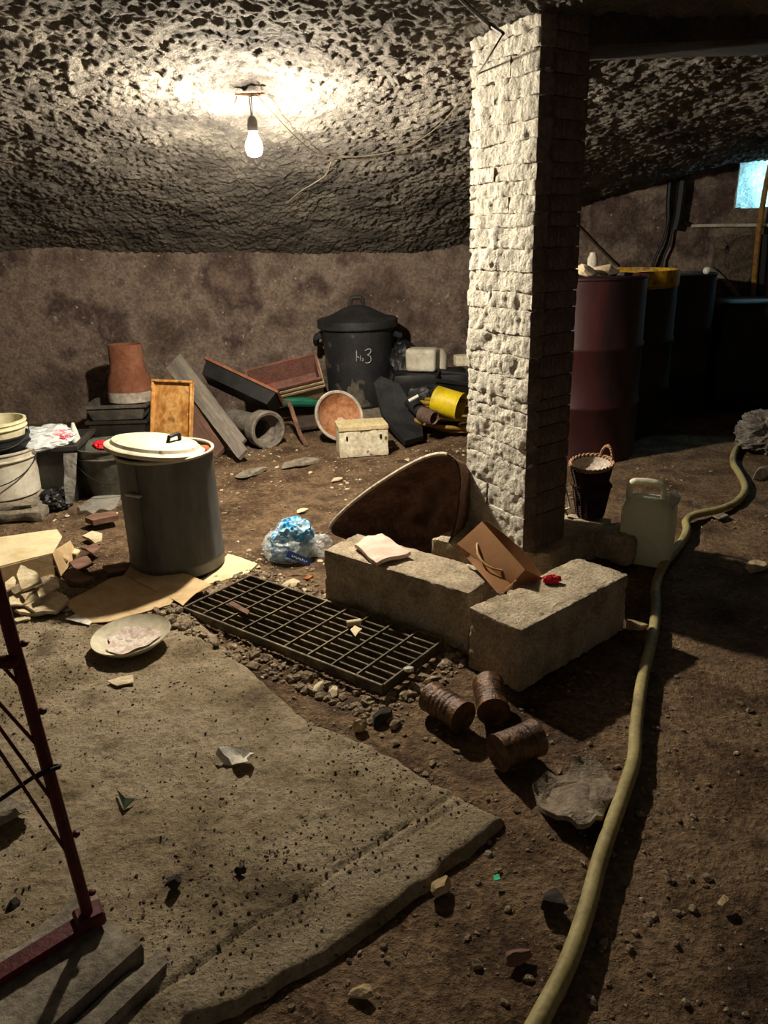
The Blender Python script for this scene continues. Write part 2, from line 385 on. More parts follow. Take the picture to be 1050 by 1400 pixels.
# ------------------------------------------------------------------ pillar of painted bricks
PF, PL, PR = Vector((.601, 3.089, 0)), Vector((.395, 3.45, 0)), Vector((.815, 3.25, 0)); PB = PL + PR - PF
PLINTH_Z = .165
PIL = tag(thing('pillar', 'square brick pillar painted rough white on its lit face, holding up the dark beam', None), kind='structure')
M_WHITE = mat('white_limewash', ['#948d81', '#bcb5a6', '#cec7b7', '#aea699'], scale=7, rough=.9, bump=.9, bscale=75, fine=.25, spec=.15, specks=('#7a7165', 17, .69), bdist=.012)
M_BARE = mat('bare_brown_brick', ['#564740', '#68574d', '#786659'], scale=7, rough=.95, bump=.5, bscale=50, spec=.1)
M_MORTAR = mat('old_mortar', ['#7d7366', '#958b7b'], scale=20, rough=.95, bump=.6, bscale=60)
def build_pillar():
    cpx = [738, 711, 681, 641, 616, 589, 567, 551, 521, 491, 461, 426, 402, 372, 340, 310, 290, 266, 243, 220, 188, 160, 128, 95, 62, 36]
    zs = [D(715 + (738 - y) * .0387, y, PF.y).z for y in cpx]; zs[0] = PLINTH_Z; zs.append(zs[-1] + .12)
    ins = .014; c = (PL + PR) / 2
    def q(p, k): return c + (p - c) * k
    core = MB(); ring = [q(p, .93) for p in (PL, PF, PR, PB)]
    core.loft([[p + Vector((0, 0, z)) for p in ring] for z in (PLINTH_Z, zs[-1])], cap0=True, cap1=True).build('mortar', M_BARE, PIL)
    t0 = (PF - PL).normalized(); n0 = Vector((t0.y, -t0.x, 0))
    o = rough_box('mortar', ((PF - PL).length - .03, .05, zs[-1] - PLINTH_Z), M_WHITE, PIL, res=.02, amp=.012, nscale=24, rnd_c=.008, seed=77)
    place(o, (PL + PF) / 2 - n0 * .032 + Vector((0, 0, PLINTH_Z)), math.atan2(t0.y, t0.x))
    k = 0
    for ci in range(len(zs) - 1):
        z0, z1 = zs[ci], zs[ci + 1]; h = z1 - z0 - .002
        for fi, (a, b) in enumerate(((PL, PF), (PF, PR), (PR, PB), (PB, PL))):
            L = (b - a).length; t = (b - a) / L; nrm = Vector((t.y, -t.x, 0))
            # courses go header-stretcher: one long stone, or two with the joint off centre
            cuts = [0, 1] if (ci * 7 + fi * 3) % 5 in (0, 3, 4) else [0, .36 + .3 * rnd.random(), 1]
            dpt = .07; side = fi in (1, 3); m0 = dpt - .004 if side else 0; Lu = L - 2 * m0
            if side: cuts = [0, 1] if ci % 2 else [0, .5, 1]
            for i in range(len(cuts) - 1):
                l0 = m0 + cuts[i] * Lu + (.001 if i else 0); l1 = m0 + cuts[i + 1] * Lu - .001; k += 1
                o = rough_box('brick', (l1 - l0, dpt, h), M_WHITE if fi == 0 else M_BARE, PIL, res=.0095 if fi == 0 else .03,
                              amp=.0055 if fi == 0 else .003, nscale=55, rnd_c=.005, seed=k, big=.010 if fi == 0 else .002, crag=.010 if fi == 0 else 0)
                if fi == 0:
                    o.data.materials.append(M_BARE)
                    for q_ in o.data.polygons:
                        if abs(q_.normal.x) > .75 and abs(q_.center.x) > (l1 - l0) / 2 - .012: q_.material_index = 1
                pos = a + t * (l0 + l1) / 2 - nrm * (dpt / 2 - (rnd.uniform(0, .005) if not side else rnd.uniform(-.004, 0))) + Vector((0, 0, z0 + .001))
                place(o, pos, math.atan2(t.y, t.x))
build_pillar()

# ------------------------------------------------------------------ bulb and the cool lamp beyond the right edge
def emis(name, col, st):
    m = bpy.data.materials.new(name); m.use_nodes = True; b = m.node_tree.nodes['Principled BSDF']
    b.inputs['Base Color'].default_value = (1, 1, 1, 1); b.inputs['Emission Color'].default_value = col; b.inputs['Emission Strength'].default_value = st; return m
def bulb_profile(s=1): return [(0.0, -.062 * s), (.018 * s, -.059 * s), (.031 * s, -.05 * s), (.038 * s, -.034 * s), (.04 * s, -.018 * s), (.037 * s, 0), (.029 * s, .018 * s), (.021 * s, .034 * s), (.0175 * s, .046 * s)]
def light_bulb(name, label, loc, m_glow, m_sock, stem_h, m_neck=None):
    t = thing(name, label, 'light bulb', loc)
    pr = bulb_profile(); MB().lathe(pr[:6], 24).build('glass', m_glow, t); MB().lathe(pr[5:], 24).build('neck', m_neck or m_glow, t)
    MB().lathe([(0, .046), (.019, .046), (.024, .05), (.025, .075), (.022, .1), (.012, .115), (.004, .118), (0, .118)], 20).build('socket', m_sock, t)
    MB().tube([(.003, 0, .118), (.004, .002, .118 + stem_h)], .0025, 6).tube([(-.003, 0, .118), (-.004, -.002, .118 + stem_h)], .0025, 6).build('wire', MATS['black_cable'], t)
    return t
mat('black_cable', ['#15130f', '#1e1b17'], rough=.6, bump=.1)
M_SOCK = mat('grey_socket', ['#5b564e', '#6b665c'], rough=.5, bump=0)
lb = light_bulb('hanging_bulb', 'bare lit bulb hanging in a grey socket from the rough rock ceiling', BULB, emis('bulb_glow', (1, .90, .73, 1), BULB_STRENGTH), M_SOCK, .08, emis('bulb_neck_glow', (1, .90, .73, 1), BULB_STRENGTH * .06))
cool = light_bulb('hanging_bulb.001', 'cold bluish lit bulb in the limewashed hatch at the far right', (3.75, 7.3, 1.9), emis('cool_glow', (.42, .85, 1, 1), COOL_STRENGTH), M_SOCK, .2)

# ------------------------------------------------------------------ materials of the things
M_CONC = mat('rough_concrete', ['#948671', '#b3a38b', '#c9b9a0'], scale=8, rough=.95, bump=1.0, bscale=85, fine=.4, spec=.1, bdist=.012)
M_STONE = mat('grey_stone', ['#5e564b', '#7b7162', '#8d8373'], scale=14, rough=.95, bump=.7, bscale=50, fine=.3)
M_TANSTONE = mat('tan_stone', ['#8d7858', '#a8926e', '#b8a688'], scale=16, rough=.95, bump=.6, bscale=50, fine=.25)
M_DARKSTONE = mat('dark_stone', ['#231e19', '#332c25', '#40372e'], scale=14, rough=.9, bump=.6, bscale=50)
M_GALV = mat('dull_zinc', ['#4a4a46', '#5d5c57', '#6d6b64'], scale=4, rough=.55, metal=.35, bump=.12, bscale=30, fine=.16, spec=.4, stretch=(1, 1, .35))
M_CREAM = mat('cream_paint', ['#a59c84', '#bdb49c', '#c9c0a8'], scale=5, rough=.55, bump=.1, bscale=40, fine=.14, specks=('#7d735c', 14, .67))
M_BUCKET = mat('cream_plastic', ['#c9c09a', '#d8d0ac', '#b9ae8b'], scale=7, rough=.5, bump=.1, bscale=30, fine=.14)
M_DIRTYW = mat('dirty_white_plastic', ['#a59c88', '#c0b8a6', '#d2ccbd'], scale=6, rough=.6, bump=.1, bscale=30, fine=.15)
M_BLACK = mat('black_plastic_and_shade', ['#0d0d0e', '#171717', '#211f1e'], scale=8, rough=.5, bump=.1, bscale=40, fine=.3, spec=.35)
M_BLACKDUST = mat('dusty_black_plastic', ['#1a1a1c', '#262628', '#312f2f'], scale=6, rough=.6, bump=.15, bscale=40, fine=.3, spec=.3)
M_TERRA = mat('terracotta', ['#6b3f2a', '#80513a', '#8f6148'], scale=7, rough=.85, bump=.2, bscale=40, fine=.2)
M_TERRALT = mat('pale_terracotta', ['#a08766', '#b39a78', '#c2ab8a'], scale=6, rough=.85, bump=.15, bscale=40, fine=.15)
M_PALE = mat('pale_clay', ['#a3978a', '#b8ad9f', '#948879'], scale=8, rough=.9, bump=.2, bscale=40)
M_WOODOR = mat('varnished_wood', ['#8a5a26', '#a9743a', '#c19256', '#7b5228'], scale=9, rough=.6, bump=.2, bscale=35, fine=.3, specks=('#d9bd8a', 14, .66))
M_PLANKG = mat('weathered_plank', ['#6b635b', '#857c72', '#99907f'], scale=5, rough=.95, bump=.4, bscale=45, fine=.25, stretch=(.25, 2, 2))
M_PLANKB = mat('brown_plank', ['#5a4236', '#6e5244', '#806252'], scale=5, rough=.9, bump=.3, bscale=45, fine=.25, stretch=(.25, 2, 2))
M_RUST = mat('rusty_tray', ['#4f3a30', '#66493a', '#7b5d4a', '#453329'], scale=5, rough=.85, bump=.35, bscale=40, fine=.35)
M_RIM = mat('worn_rim', ['#a89b86', '#bfb39c'], scale=20, rough=.7, bump=.1)
M_CAN = mat('rusted_can', ['#2e1d13', '#4a3020', '#6b4a2a', '#271911'], scale=14, rough=.38, metal=.3, bump=.8, bscale=45, fine=.5, spec=.6)
M_STEEL = mat('grimy_steel', ['#3d372c', '#5a503f', '#7a6d55'], scale=14, rough=.65, metal=.3, bump=.25, bscale=60, fine=.4)
M_CARD = mat('cardboard', ['#b2966c', '#c6ab83', '#a98d63'], scale=4, rough=.9, bump=.12, bscale=60, fine=.1, stretch=(1, 1, 1))
M_CARDLT = mat('pale_board', ['#c8b48c', '#d8c8a2', '#bfa97e'], scale=4, rough=.85, bump=.1, bscale=50, fine=.08)
M_KRAFT = mat('kraft_paper', ['#7b5331', '#8a603b', '#805834'], scale=5, rough=.85, bump=.06, bscale=50, fine=.06)
M_ROPE = mat('cotton_rope', ['#b08b5e', '#c7a577'], scale=40, rough=.9, bump=.05, bscale=90)
M_RED = mat('red_paper', ['#b5121f', '#d0202f'], scale=30, rough=.6, bump=.1)
M_PAPER = mat('crumpled_paper', ['#c9c0b0', '#dcd5c8', '#b4a998'], scale=12, rough=.9, bump=.3, bscale=60, fine=.15, specks=('#4c4238', 14, .64))
M_PINK = mat('pink_paper', ['#c9aa9a', '#d8c0b0', '#c7a796'], scale=6, rough=.8, bump=.15, bscale=40, fine=.08)
M_SCRAP = mat('plaster_scrap', ['#b9a684', '#cfbf9f', '#a08c6a'], scale=9, rough=.95, bump=.4, bscale=50, fine=.2)
M_HOSE = mat('yellow_hose', ['#877a4c', '#9e9060', '#776a42'], scale=5, rough=.6, bump=.15, bscale=60, fine=.25)
M_COIL = mat('ochre_hose', ['#7a5f22', '#96762d', '#6b541f'], scale=8, rough=.5, bump=.1, bscale=60)
M_REDFRAME = mat('dark_red_paint', ['#3c0c0d', '#4f1012', '#2c090a'], scale=12, rough=.5, bump=.25, bscale=60, fine=.3)
M_WICKER = mat('dark_wicker', ['#2a1710', '#3b2217', '#1d110c'], scale=12, rough=.8, bump=.6, bscale=70, fine=.4)
M_WICKERLT = mat('peeled_wicker', ['#8f6a50', '#a98468', '#7a563f'], scale=20, rough=.85, bump=.4, bscale=80)
M_CLOTH = mat('lining_cloth', ['#9f9284', '#b5a999', '#897c6e'], scale=12, rough=.95, bump=.3, bscale=50)
M_YELLOW = mat('yellow_tin', ['#b9a112', '#c9b11a', '#9c8710'], scale=7, rough=.5, bump=.08, bscale=40, fine=.12)
M_PIPEGREY = mat('lichened_pipe', ['#57504a', '#6d655b', '#7d7569', '#4b443e'], scale=9, rough=.9, bump=.4, bscale=45, fine=.3)
M_GREEN = mat('green_plastic', ['#0c4f3a', '#126148'], scale=8, rough=.5, bump=.05)
M_STICK = mat('white_stick', ['#cfcabd', '#dcd7cb'], scale=9, rough=.6, bump=0)
M_BLUEFILM = mat('blue_print', ['#1d6fae', '#3fa0d6', '#bfe0ee', '#2b86c4'], scale=14, rough=.3, bump=.05, fine=.1)
M_NAVY = mat('navy_strip', ['#1c2a52', '#243566'], scale=9, rough=.35, bump=0)
def film(name, col, alpha, rough=.15, tr=.0):
    m = bpy.data.materials.new(name); m.use_nodes = True; N = m.node_tree.nodes; L = m.node_tree.links
    b = N['Principled BSDF']; b.inputs['Base Color'].default_value = lin(col); b.inputs['Roughness'].default_value = rough; b.inputs['Specular IOR Level'].default_value = .8
    t = N.new('ShaderNodeBsdfTransparent'); mx = N.new('ShaderNodeMixShader'); mx.inputs[0].default_value = alpha
    n = N.new('ShaderNodeTexNoise'); n.inputs['Scale'].default_value = 22; n.inputs['Detail'].default_value = 4; bp = N.new('ShaderNodeBump'); bp.inputs['Strength'].default_value = .8; bp.inputs['Distance'].default_value = .02
    tc = N.new('ShaderNodeTexCoord'); L.new(tc.outputs['Object'], n.inputs['Vector']); L.new(n.outputs[0], bp.inputs['Height']); L.new(bp.outputs[0], b.inputs['Normal'])
    sh = b.outputs[0]
    if tr:
        tl = N.new('ShaderNodeBsdfTranslucent'); tl.inputs[0].default_value = lin(col); m2 = N.new('ShaderNodeMixShader'); m2.inputs[0].default_value = tr
        L.new(b.outputs[0], m2.inputs[1]); L.new(tl.outputs[0], m2.inputs[2]); sh = m2.outputs[0]
    L.new(t.outputs[0], mx.inputs[1]); L.new(sh, mx.inputs[2]); L.new(mx.outputs[0], N['Material Output'].inputs['Surface']); return m
M_FILM = film('clear_film', '#eef2f2', .62)
M_FILMC = film('thin_clear_film', '#e6eef0', .3)
M_FILMD = film('grimy_film', '#a9a49a', .45)
M_JUG = film('milky_plastic', '#f4f1d8', .98, .4, .5)
M_JUGW = film('milky_handle', '#ece6c8', 1.0, .4, .3)

def sheet(name, pts, m, thick=.004, curl=.0, nscale=9, seed=0, cuts=3, parent=None):
    """a thin plate over the polygon pts (world points), bent by noise along z"""
    bm = bmesh.new(); c = sum((Vector(p) for p in pts), Vector()) / len(pts)
    f = bm.faces.new([bm.verts.new(Vector(p) - c) for p in pts]); bmesh.ops.triangulate(bm, faces=[f])
    for _ in range(cuts): bmesh.ops.subdivide_edges(bm, edges=[e for e in bm.edges if e.calc_length() > .03], cuts=1)
    bmesh.ops.triangulate(bm, faces=bm.faces[:])
    bm.normal_update(); nn = sum((f.normal for f in bm.faces), Vector()).normalized()
    if nn.z < 0: bmesh.ops.reverse_faces(bm, faces=bm.faces[:]); nn = -nn
    co = np.array([v.co for v in bm.verts]); nz = fbm(co * nscale + seed * 5.1, 3, seed) * curl
    for v, z in zip(bm.verts, nz): v.co += nn * float(z)
    r = bmesh.ops.extrude_face_region(bm, geom=bm.faces[:])
    top = [g for g in r['geom'] if isinstance(g, bmesh.types.BMVert)]
    for v in top: v.co += nn * thick
    bmesh.ops.recalc_face_normals(bm, faces=bm.faces[:])
    me = bpy.data.meshes.new(name); bm.to_mesh(me); bm.free(); me.materials.append(m)
    me.polygons.foreach_set('use_smooth', [True] * len(me.polygons)); me.set_sharp_from_angle(angle=math.radians(40))
    o = bpy.data.objects.new(name, me); COL.objects.link(o); o.location = c
    if parent: o.parent = parent
    return o
def smooth_path(P, n=8):
    P = [Vector(p) for p in P]; out = []
    for i in range(len(P) - 1):
        p0, p1, p2, p3 = P[max(i - 1, 0)], P[i], P[i + 1], P[min(i + 2, len(P) - 1)]
        for k in range(n):
            t = k / n; out.append(.5 * ((2 * p1) + (p2 - p0) * t + (2 * p0 - 5 * p1 + 4 * p2 - p3) * t * t + (3 * p1 - p0 - 3 * p2 + p3) * t ** 3))
    return out + [P[-1]]
def rim_ring(mb, r, z, t, seg=40, sx=1, sy=1):
    return mb.tube([(r * math.cos(2 * PI * k / seg) * sx, r * math.sin(2 * PI * k / seg) * sy, z) for k in range(seg)], t, 6, closed=True)

# ------------------------------------------------------------------ drain grate
def build_grate():
    g = thing('drain_grate', 'rectangular steel drain grate lying over a dark pit beside the concrete slab', 'grate', (GR_C.x, GR_C.y, .012), GR_A)
    hL, hW, H = GR_L / 2, GR_W / 2, .036
    for s in (-1, 1):
        MB().box((0, s * hW, H / 2), (GR_L, .011, H), bev=.002).build('edge_bar', M_STEEL, g)
        MB().box((s * hL, 0, H / 2), (.010, GR_W - .012, H), bev=.002).build('edge_bar', M_STEEL, g)
    for i in range(1, 9):
        MB().box((0, -hW + GR_W * i / 9, .016), (GR_L - .012, .009, .028), bev=.002).build('bar', M_STEEL, g)
    for i in range(1, 9):
        MB().box((-hL + GR_L * i / 9, 0, .0335), (.006, GR_W - .012, .006)).build('cross_rod', M_STEEL, g)
build_grate()

# ------------------------------------------------------------------ concrete blocks
def block_from(fl, fr, tl, bl, name, label, seed, **k):
    """front-left and front-right foot pixels, top-left pixel above fl, back-left pixel of the top"""
    a, b = G(*fl), G(*fr); h = D(*tl, a.y).z; c = G(*bl, z=h); t = (b - a); L = t.length; t /= L; n = Vector((-t.y, t.x, 0)); dp = (Vector((c.x, c.y, 0)) - a).dot(n)
    o = rough_box(name, (L, dp, h), M_CONC, res=.0085, amp=.0045, nscale=75, rnd_c=.006, seed=seed, chips=.010, big=.001)
    place(o, (a + b) / 2 + n * dp / 2, math.atan2(t.y, t.x)); tag(o, label, 'block', **k); return o, h
b1, H1 = block_from((446, 824), (640, 893), (446, 751), (486, 728), 'concrete_block', 'long rough concrete block with a pink paper packet on top', 3)
b2, H2 = block_from((709, 948), (853, 862), (711, 862), (655, 824), 'concrete_block.001', 'grey concrete block under the red-tagged paper bag, nearest the rusty cans', 5)
# footing under the pillar
c0, l0, r0 = G(752, 757, PLINTH_Z), G(589, 737, PLINTH_Z), G(838, 708, PLINTH_Z)
def para_warp(o_, ex, ey, size):
    def f(P):
        u = P[:, 0] / size[0] + .5; v = P[:, 1] / size[1] + .5
        Q = np.empty_like(P); Q[:, 0] = o_[0] + ex[0] * u + ey[0] * v; Q[:, 1] = o_[1] + ex[1] * u + ey[1] * v; Q[:, 2] = P[:, 2]; return Q
    return f
e1, e2 = r0 - c0, l0 - c0
sz = (e1.length, e2.length, PLINTH_Z)
ft = rough_box('pillar_footing', sz, M_CONC, res=.018, amp=.006, nscale=35, rnd_c=.012, seed=8, chips=.03, big=.006, warp=para_warp(c0, e1, e2, sz))
tag(ft, 'broad concrete footing block the white pillar stands on', 'block')
cen = G(822, 742, .14) + Vector((.075, .09, -.14))
ob = rough_box('concrete_block', (.2, .2, .15), M_CONC, res=.02, amp=.006, nscale=35, rnd_c=.03, seed=9, chips=.03)
place(ob, (cen.x + .06, cen.y + .05, 0), .75); tag(ob, 'small dark block at the right of the footing, in front of the milky jug', 'block')

# pink packet on the long block
pk = [G(485, 748, H1 + .012), G(503, 735, H1 + .014), G(523, 734, H1 + .03), G(562, 759, H1 + .014), G(515, 772, H1 + .012)]
p = sheet('paper_packet', pk, M_PINK, .016, .02, 11, 3, cuts=4); tag(p, 'pale pink flattened paper packet on the long concrete block', 'packet')

def crumple(name, label, cat, c, size, m, seed, amp=.5, n=4, parent=None, freq=2.2):
    v, f = ico(n); nz = np.abs(fbm(v * freq + seed * 3.3, 4, seed)) * -amp + fbm(v * 1.1 + seed, 2, seed + 4) * amp * .6
    v = v * (1 + nz[:, None]) * np.array(size); v[:, 2] = np.maximum(v[:, 2], -size[2] * .55); v[:, 2] += size[2] * .55
    o = MB().add(v.tolist(), f).build(name, m, parent, angle=30); o.location = c
    if label: tag(o, label, cat)
    return o
# kraft bag
def build_bag():
    TL, AP, A2, Bf = G(625, 744, .335), G(659, 713, .405), G(718, 779, .31), G(699, 799, .245)
    tip, bot = G(746, 792, .225), G(681, 811, H2 + .008); APb = G(664, 711, .40); TLb = TL + Vector((.012, .02, -.03))
    c = bot.copy(); t = thing('paper_gift_bag', 'brown kraft paper gift bag tipped over on the concrete block', 'bag', c)
    L = lambda v: v - c
    def panel(name, q, bulge=.004):
        q = [Vector(x) for x in q]; n = (q[1] - q[0]).cross(q[3] - q[0]).normalized() * .0012; vs = []
        N_ = 8
        for sgn in (-1, 1):
            for i in range(N_ + 1):
                for j in range(N_ + 1):
                    u, v = i / N_, j / N_; w_ = bulge * math.sin(PI * u) * math.sin(PI * v) if bulge < .01 else 0; off = Vector((.55, .25, .35)) * (bulge * math.sin(PI * v) * u) if bulge > .01 else Vector()
                    vs.append((q[0] * (1 - u) + q[1] * u) * (1 - v) + (q[3] * (1 - u) + q[2] * u) * v + n * sgn + n.normalized() * w_ + off)
        fs = []; S = (N_ + 1) ** 2
        for o_ in (0, S):
            for i in range(N_):
                for j in range(N_): k = o_ + i * (N_ + 1) + j; fs.append((k, k + 1, k + N_ + 2, k + N_ + 1))
        rim = [i for i in range(N_ + 1)] + [i * (N_ + 1) + N_ for i in range(1, N_ + 1)] + [N_ * (N_ + 1) + j for j in range(N_ - 1, -1, -1)] + [i * (N_ + 1) for i in range(N_ - 1, 0, -1)]
        for a, b in zip(rim, rim[1:] + rim[:1]): fs.append((a, b, b + S, a + S))
        return MB().add([v for v in vs], fs).build(name, M_KRAFT, t)
    panel('front_panel', [L(TL), L(AP), L(A2), L(Bf)]); panel('back_panel', [L(APb) - Vector((.02, 0, .07)), L(APb), L(tip), L(tip) - Vector((.01, 0, .018))], .025)
    panel('side_gusset', [L(A2), L(tip), L(bot), L(Bf)]); panel('bottom', [L(TL), L(Bf), L(bot), L(TLb)])
    n = (AP - TL).cross(Bf - TL).normalized()
    if n.y > 0: n = -n
    def on(px, py, off):
        r = Vector(_ray(px, py)); cp = Vector((0, 0, EYE)); s = (TL + n * off - cp).dot(n) / r.dot(n); return cp + r * s - c
    MB().tube([on(652.5, 743, 0), on(652, 746, .012), on(653, 757, .022), on(658, 766, .026), on(665, 773, .026), on(675, 778, .02), on(686, 780, .01), on(688, 779.5, 0)], .0042, 8).build('rope_handle', M_ROPE, t)
    o = crumple('red_tag', None, None, G(755, 796, H2 + .004) - c, (.034, .022, .022), M_RED, 4, .6, 3, t)
    o['label'] = 'crumpled red tag at the mouth of the bag'
build_bag()

# ------------------------------------------------------------------ rusty cans
def can_mesh(L, r):
    pr = [(0, 0.004), (r * .86, .004), (r * .9, .001), (r * 1.03, 0), (r * 1.03, .006)]
    n = 7
    for i in range(n): z0 = .012 + (L - .024) * i / n; dz = (L - .024) / n; pr += [(r, z0), (r, z0 + dz * .45), (r * .965 if 0 < i < 6 else r, z0 + dz * .6), (r * .965 if 0 < i < 6 else r, z0 + dz * .85)]
    pr += [(r, L - .012), (r * 1.03, L - .006), (r * 1.03, L), (r * .9, L - .001), (r * .86, L - .004), (0, L - .004)]
    return pr
def can(name, label, pa, pb, r, cut=False):
    a, b = Vector(pa), Vector(pb); d = b - a; L = d.length
    M = axes(a, d.cross(Vector((0, 0, 1))), d); 
    t = thing(name, label, 'can'); t.matrix_world = M
    pr = can_mesh(L, r); MB().lathe(pr[3:-3], 36).build('body', M_CAN, t)
    MB().lathe(pr[:4], 36).build('lid', M_CAN, t); MB().lathe(pr[-4:], 36).build('base', M_CAN, t)
    return t
def lying(px1, px2, r):
    return G(*px1, z=r), G(*px2, z=r)
a, b = lying((589, 952), (634, 981), .052); can('rusty_can', 'rusty food can lying nearest the drain grate', a, b, .052)
a, b = lying((667, 939), (675, 974), .052); can('rusty_can.001', 'rusty ribbed food can lying against the end of the concrete block', a + Vector((0, 0, .01)), b + Vector((0, 0, .0)), .052)
a, b = lying((680, 1030), (733, 1008), .055); can('rusty_can.002', 'rusty food can lying nearest the torn cement sheet, glinting on top', a, b, .055)

# ------------------------------------------------------------------ zinc dustbin with its lid slid off
BC = G(245, 773); BR = .222
def hz(px, py, y): return D(px, py, y).z
BH = hz(245, 617, BC.y) - .0
def build_bin():
    t = thing('dustbin', 'grey zinc dustbin standing on boards with a cream lid slid aside', 'dustbin', BC + Vector((0, 0, .006)))
    MB().lathe([(0, .02), (BR * .98, .02), (BR, .012), (BR, .05), (BR * 1.012, .055), (BR * 1.012, .07), (BR, .075), (BR * .985, BH - .02), (BR * .985, BH), (BR * .965, BH), (BR * .965, .03), (0, .03)], 64).build('body', M_GALV, t)
    b = MB(); rim_ring(b, BR * .99, BH, .008, 64); b.build('rim', M_CREAM, t)['label'] = 'cream painted rim'
    an = math.radians(-112); MB().box((BR * 1.0 * math.cos(an), BR * math.sin(an), BH / 2 + .03), (.004, .012, BH - .1), Matrix.Rotation(an, 3, 'Z')).build('seam', M_GALV, t)
    an = math.radians(-118); MB().box((BR * 1.02 * math.cos(an), BR * 1.02 * math.sin(an), BH * .74), (.02, .09, .014), Matrix.Rotation(an, 3, 'Z'), bev=.004).build('handle_lug', M_PALE, t)
    v, f = rock_mesh((.035, .03, .022), 12, 2, .3); o = MB().add(v.tolist(), f).build('rag', mat('orange_rag', ['#b5431f', '#c9562c'], bump=.1)); o.location = BC + Vector((.165, .06, BH - .012)); tag(o, 'orange scrap sticking out of the zinc dustbin beside its lid', 'rag')
    # lid
    lc = D(212, 612, BC.y - .03); R_ = .222
    l = thing('bin_cover', 'cream domed dustbin lid with a black strap handle, slid across the bin', 'lid', lc, rot=(math.radians(-4), math.radians(8.5), 0))
    MB().lathe([(R_, -.012), (R_ * 1.01, -.006), (R_ * 1.01, .006), (R_ * .97, .012), (R_ * .9, .016), (R_ * .86, .03), (R_ * .6, .044), (R_ * .3, .05), (0, .052), (0, .047), (R_ * .6, .038), (R_ * .85, .022), (R_ * .9, .008), (R_ * .97, .002), (R_ * .985, -.012), (R_, -.012)], 64).build('dome', M_CREAM, l)
    MB().tube([(.075, -.075, .042), (.078, -.07, .072), (.10, -.005, .078), (.105, .0, .075), (.108, .02, .04)], .009, 8).build('strap_handle', M_BLACK, l)['label'] = 'black strap handle'
build_bin()

# ------------------------------------------------------------------ baskets on the footing
def build_baskets():
    base = G(806, 706, PLINTH_Z); base.z = PLINTH_Z + .004
    def basket(name, label, loc, h, r0, r1, rot, handle):
        t = thing(name, label, 'basket', loc, rot=rot)
        n = 14; pr = [(0, .004)]
        for i in range(n + 1):
            z = .004 + h * i / n; r = r0 + (r1 - r0) * i / n; pr += [(r * 1.03, z), (r * .985, z + h / n * .5)] if i < n else [(r, z)]
        pr += [(r1 * .93, h), (r0 * .93, .012), (0, .012)]
        MB().lathe(pr, 36).build('body', M_WICKER, t)
        for k in range(16):
            an = 2 * PI * k / 16; ca, sa = math.cos(an), math.sin(an)
            MB().tube([(r0 * 1.04 * ca, r0 * 1.04 * sa, .01), (r1 * 1.04 * ca, r1 * 1.04 * sa, h)], .003, 5).build('stake', M_WICKER, t)
        b = MB()
        for ph in (0, PI):
            b.tube([((r1 + .005 * math.cos(14 * u + ph)) * math.cos(u), (r1 + .005 * math.cos(14 * u + ph)) * math.sin(u), h + .005 * math.sin(14 * u + ph)) for u in [2 * PI * k / 90 for k in range(90)]], .0055, 6, closed=True)
        b.build('rim', M_WICKERLT if handle else M_WICKER, t)
        if handle:
            MB().lathe([(r1 * .93, h - .003), (r1 * .84, h * .84), (r1 * .6, h * .74), (0, h * .70)], 30).build('lining', M_CLOTH, t)['label'] = 'pale cloth lining'
            b = MB(); a0 = .35; pts = []
            for k in range(40):
                u = k / 39; an = a0 - .45 + .95 * u; rr = r1; zz = h + .062 * math.sin(PI * u) ** .6
                pts.append(Vector((rr * math.cos(an), rr * math.sin(an), zz)))
            for ph in (0, PI):
                b.tube([p + Vector((.004 * math.cos(k * .8 + ph), .004 * math.cos(k * .8 + ph), .004 * math.sin(k * .8 + ph))) for k, p in enumerate(pts)], .005, 6)
            b.build('handle', M_WICKERLT, t)
        return t
    zt = hz(806, 629, base.y + .0) - base.z
    basket('wicker_basket', 'dark wicker basket on the pillar footing, holding another basket inside it', base, zt * .56, .064, .088, (0, 0, .3), False)
    basket('wicker_basket.001', 'dark wicker basket with twisted handle and cloth lining, nested in the lower basket', base + Vector((0, .0, zt * .36)), zt * .62, .062, .098, (math.radians(8), math.radians(-5), 0), True)
    b = MB(); p0 = G(778, 704, PLINTH_Z + .02); p0 = Vector((p0.x, p0.y, 0)); y = p0.y + .02
    pts = [D(774, 652, y), D(771, 664, y - .01), D(774, 672, y), D(777, 684, y), D(779, 694, y - .01), D(770, 698, y), D(768, 694, y - .01), D(776, 704, y)]
    b.tube(pts, [.004, .007, .006, .004, .005, .011, .009, .006], 7); o = b.build('white_rope', M_DIRTYW); tag(o, 'knotted off-white rope hanging beside the wicker baskets', 'rope')
build_baskets()

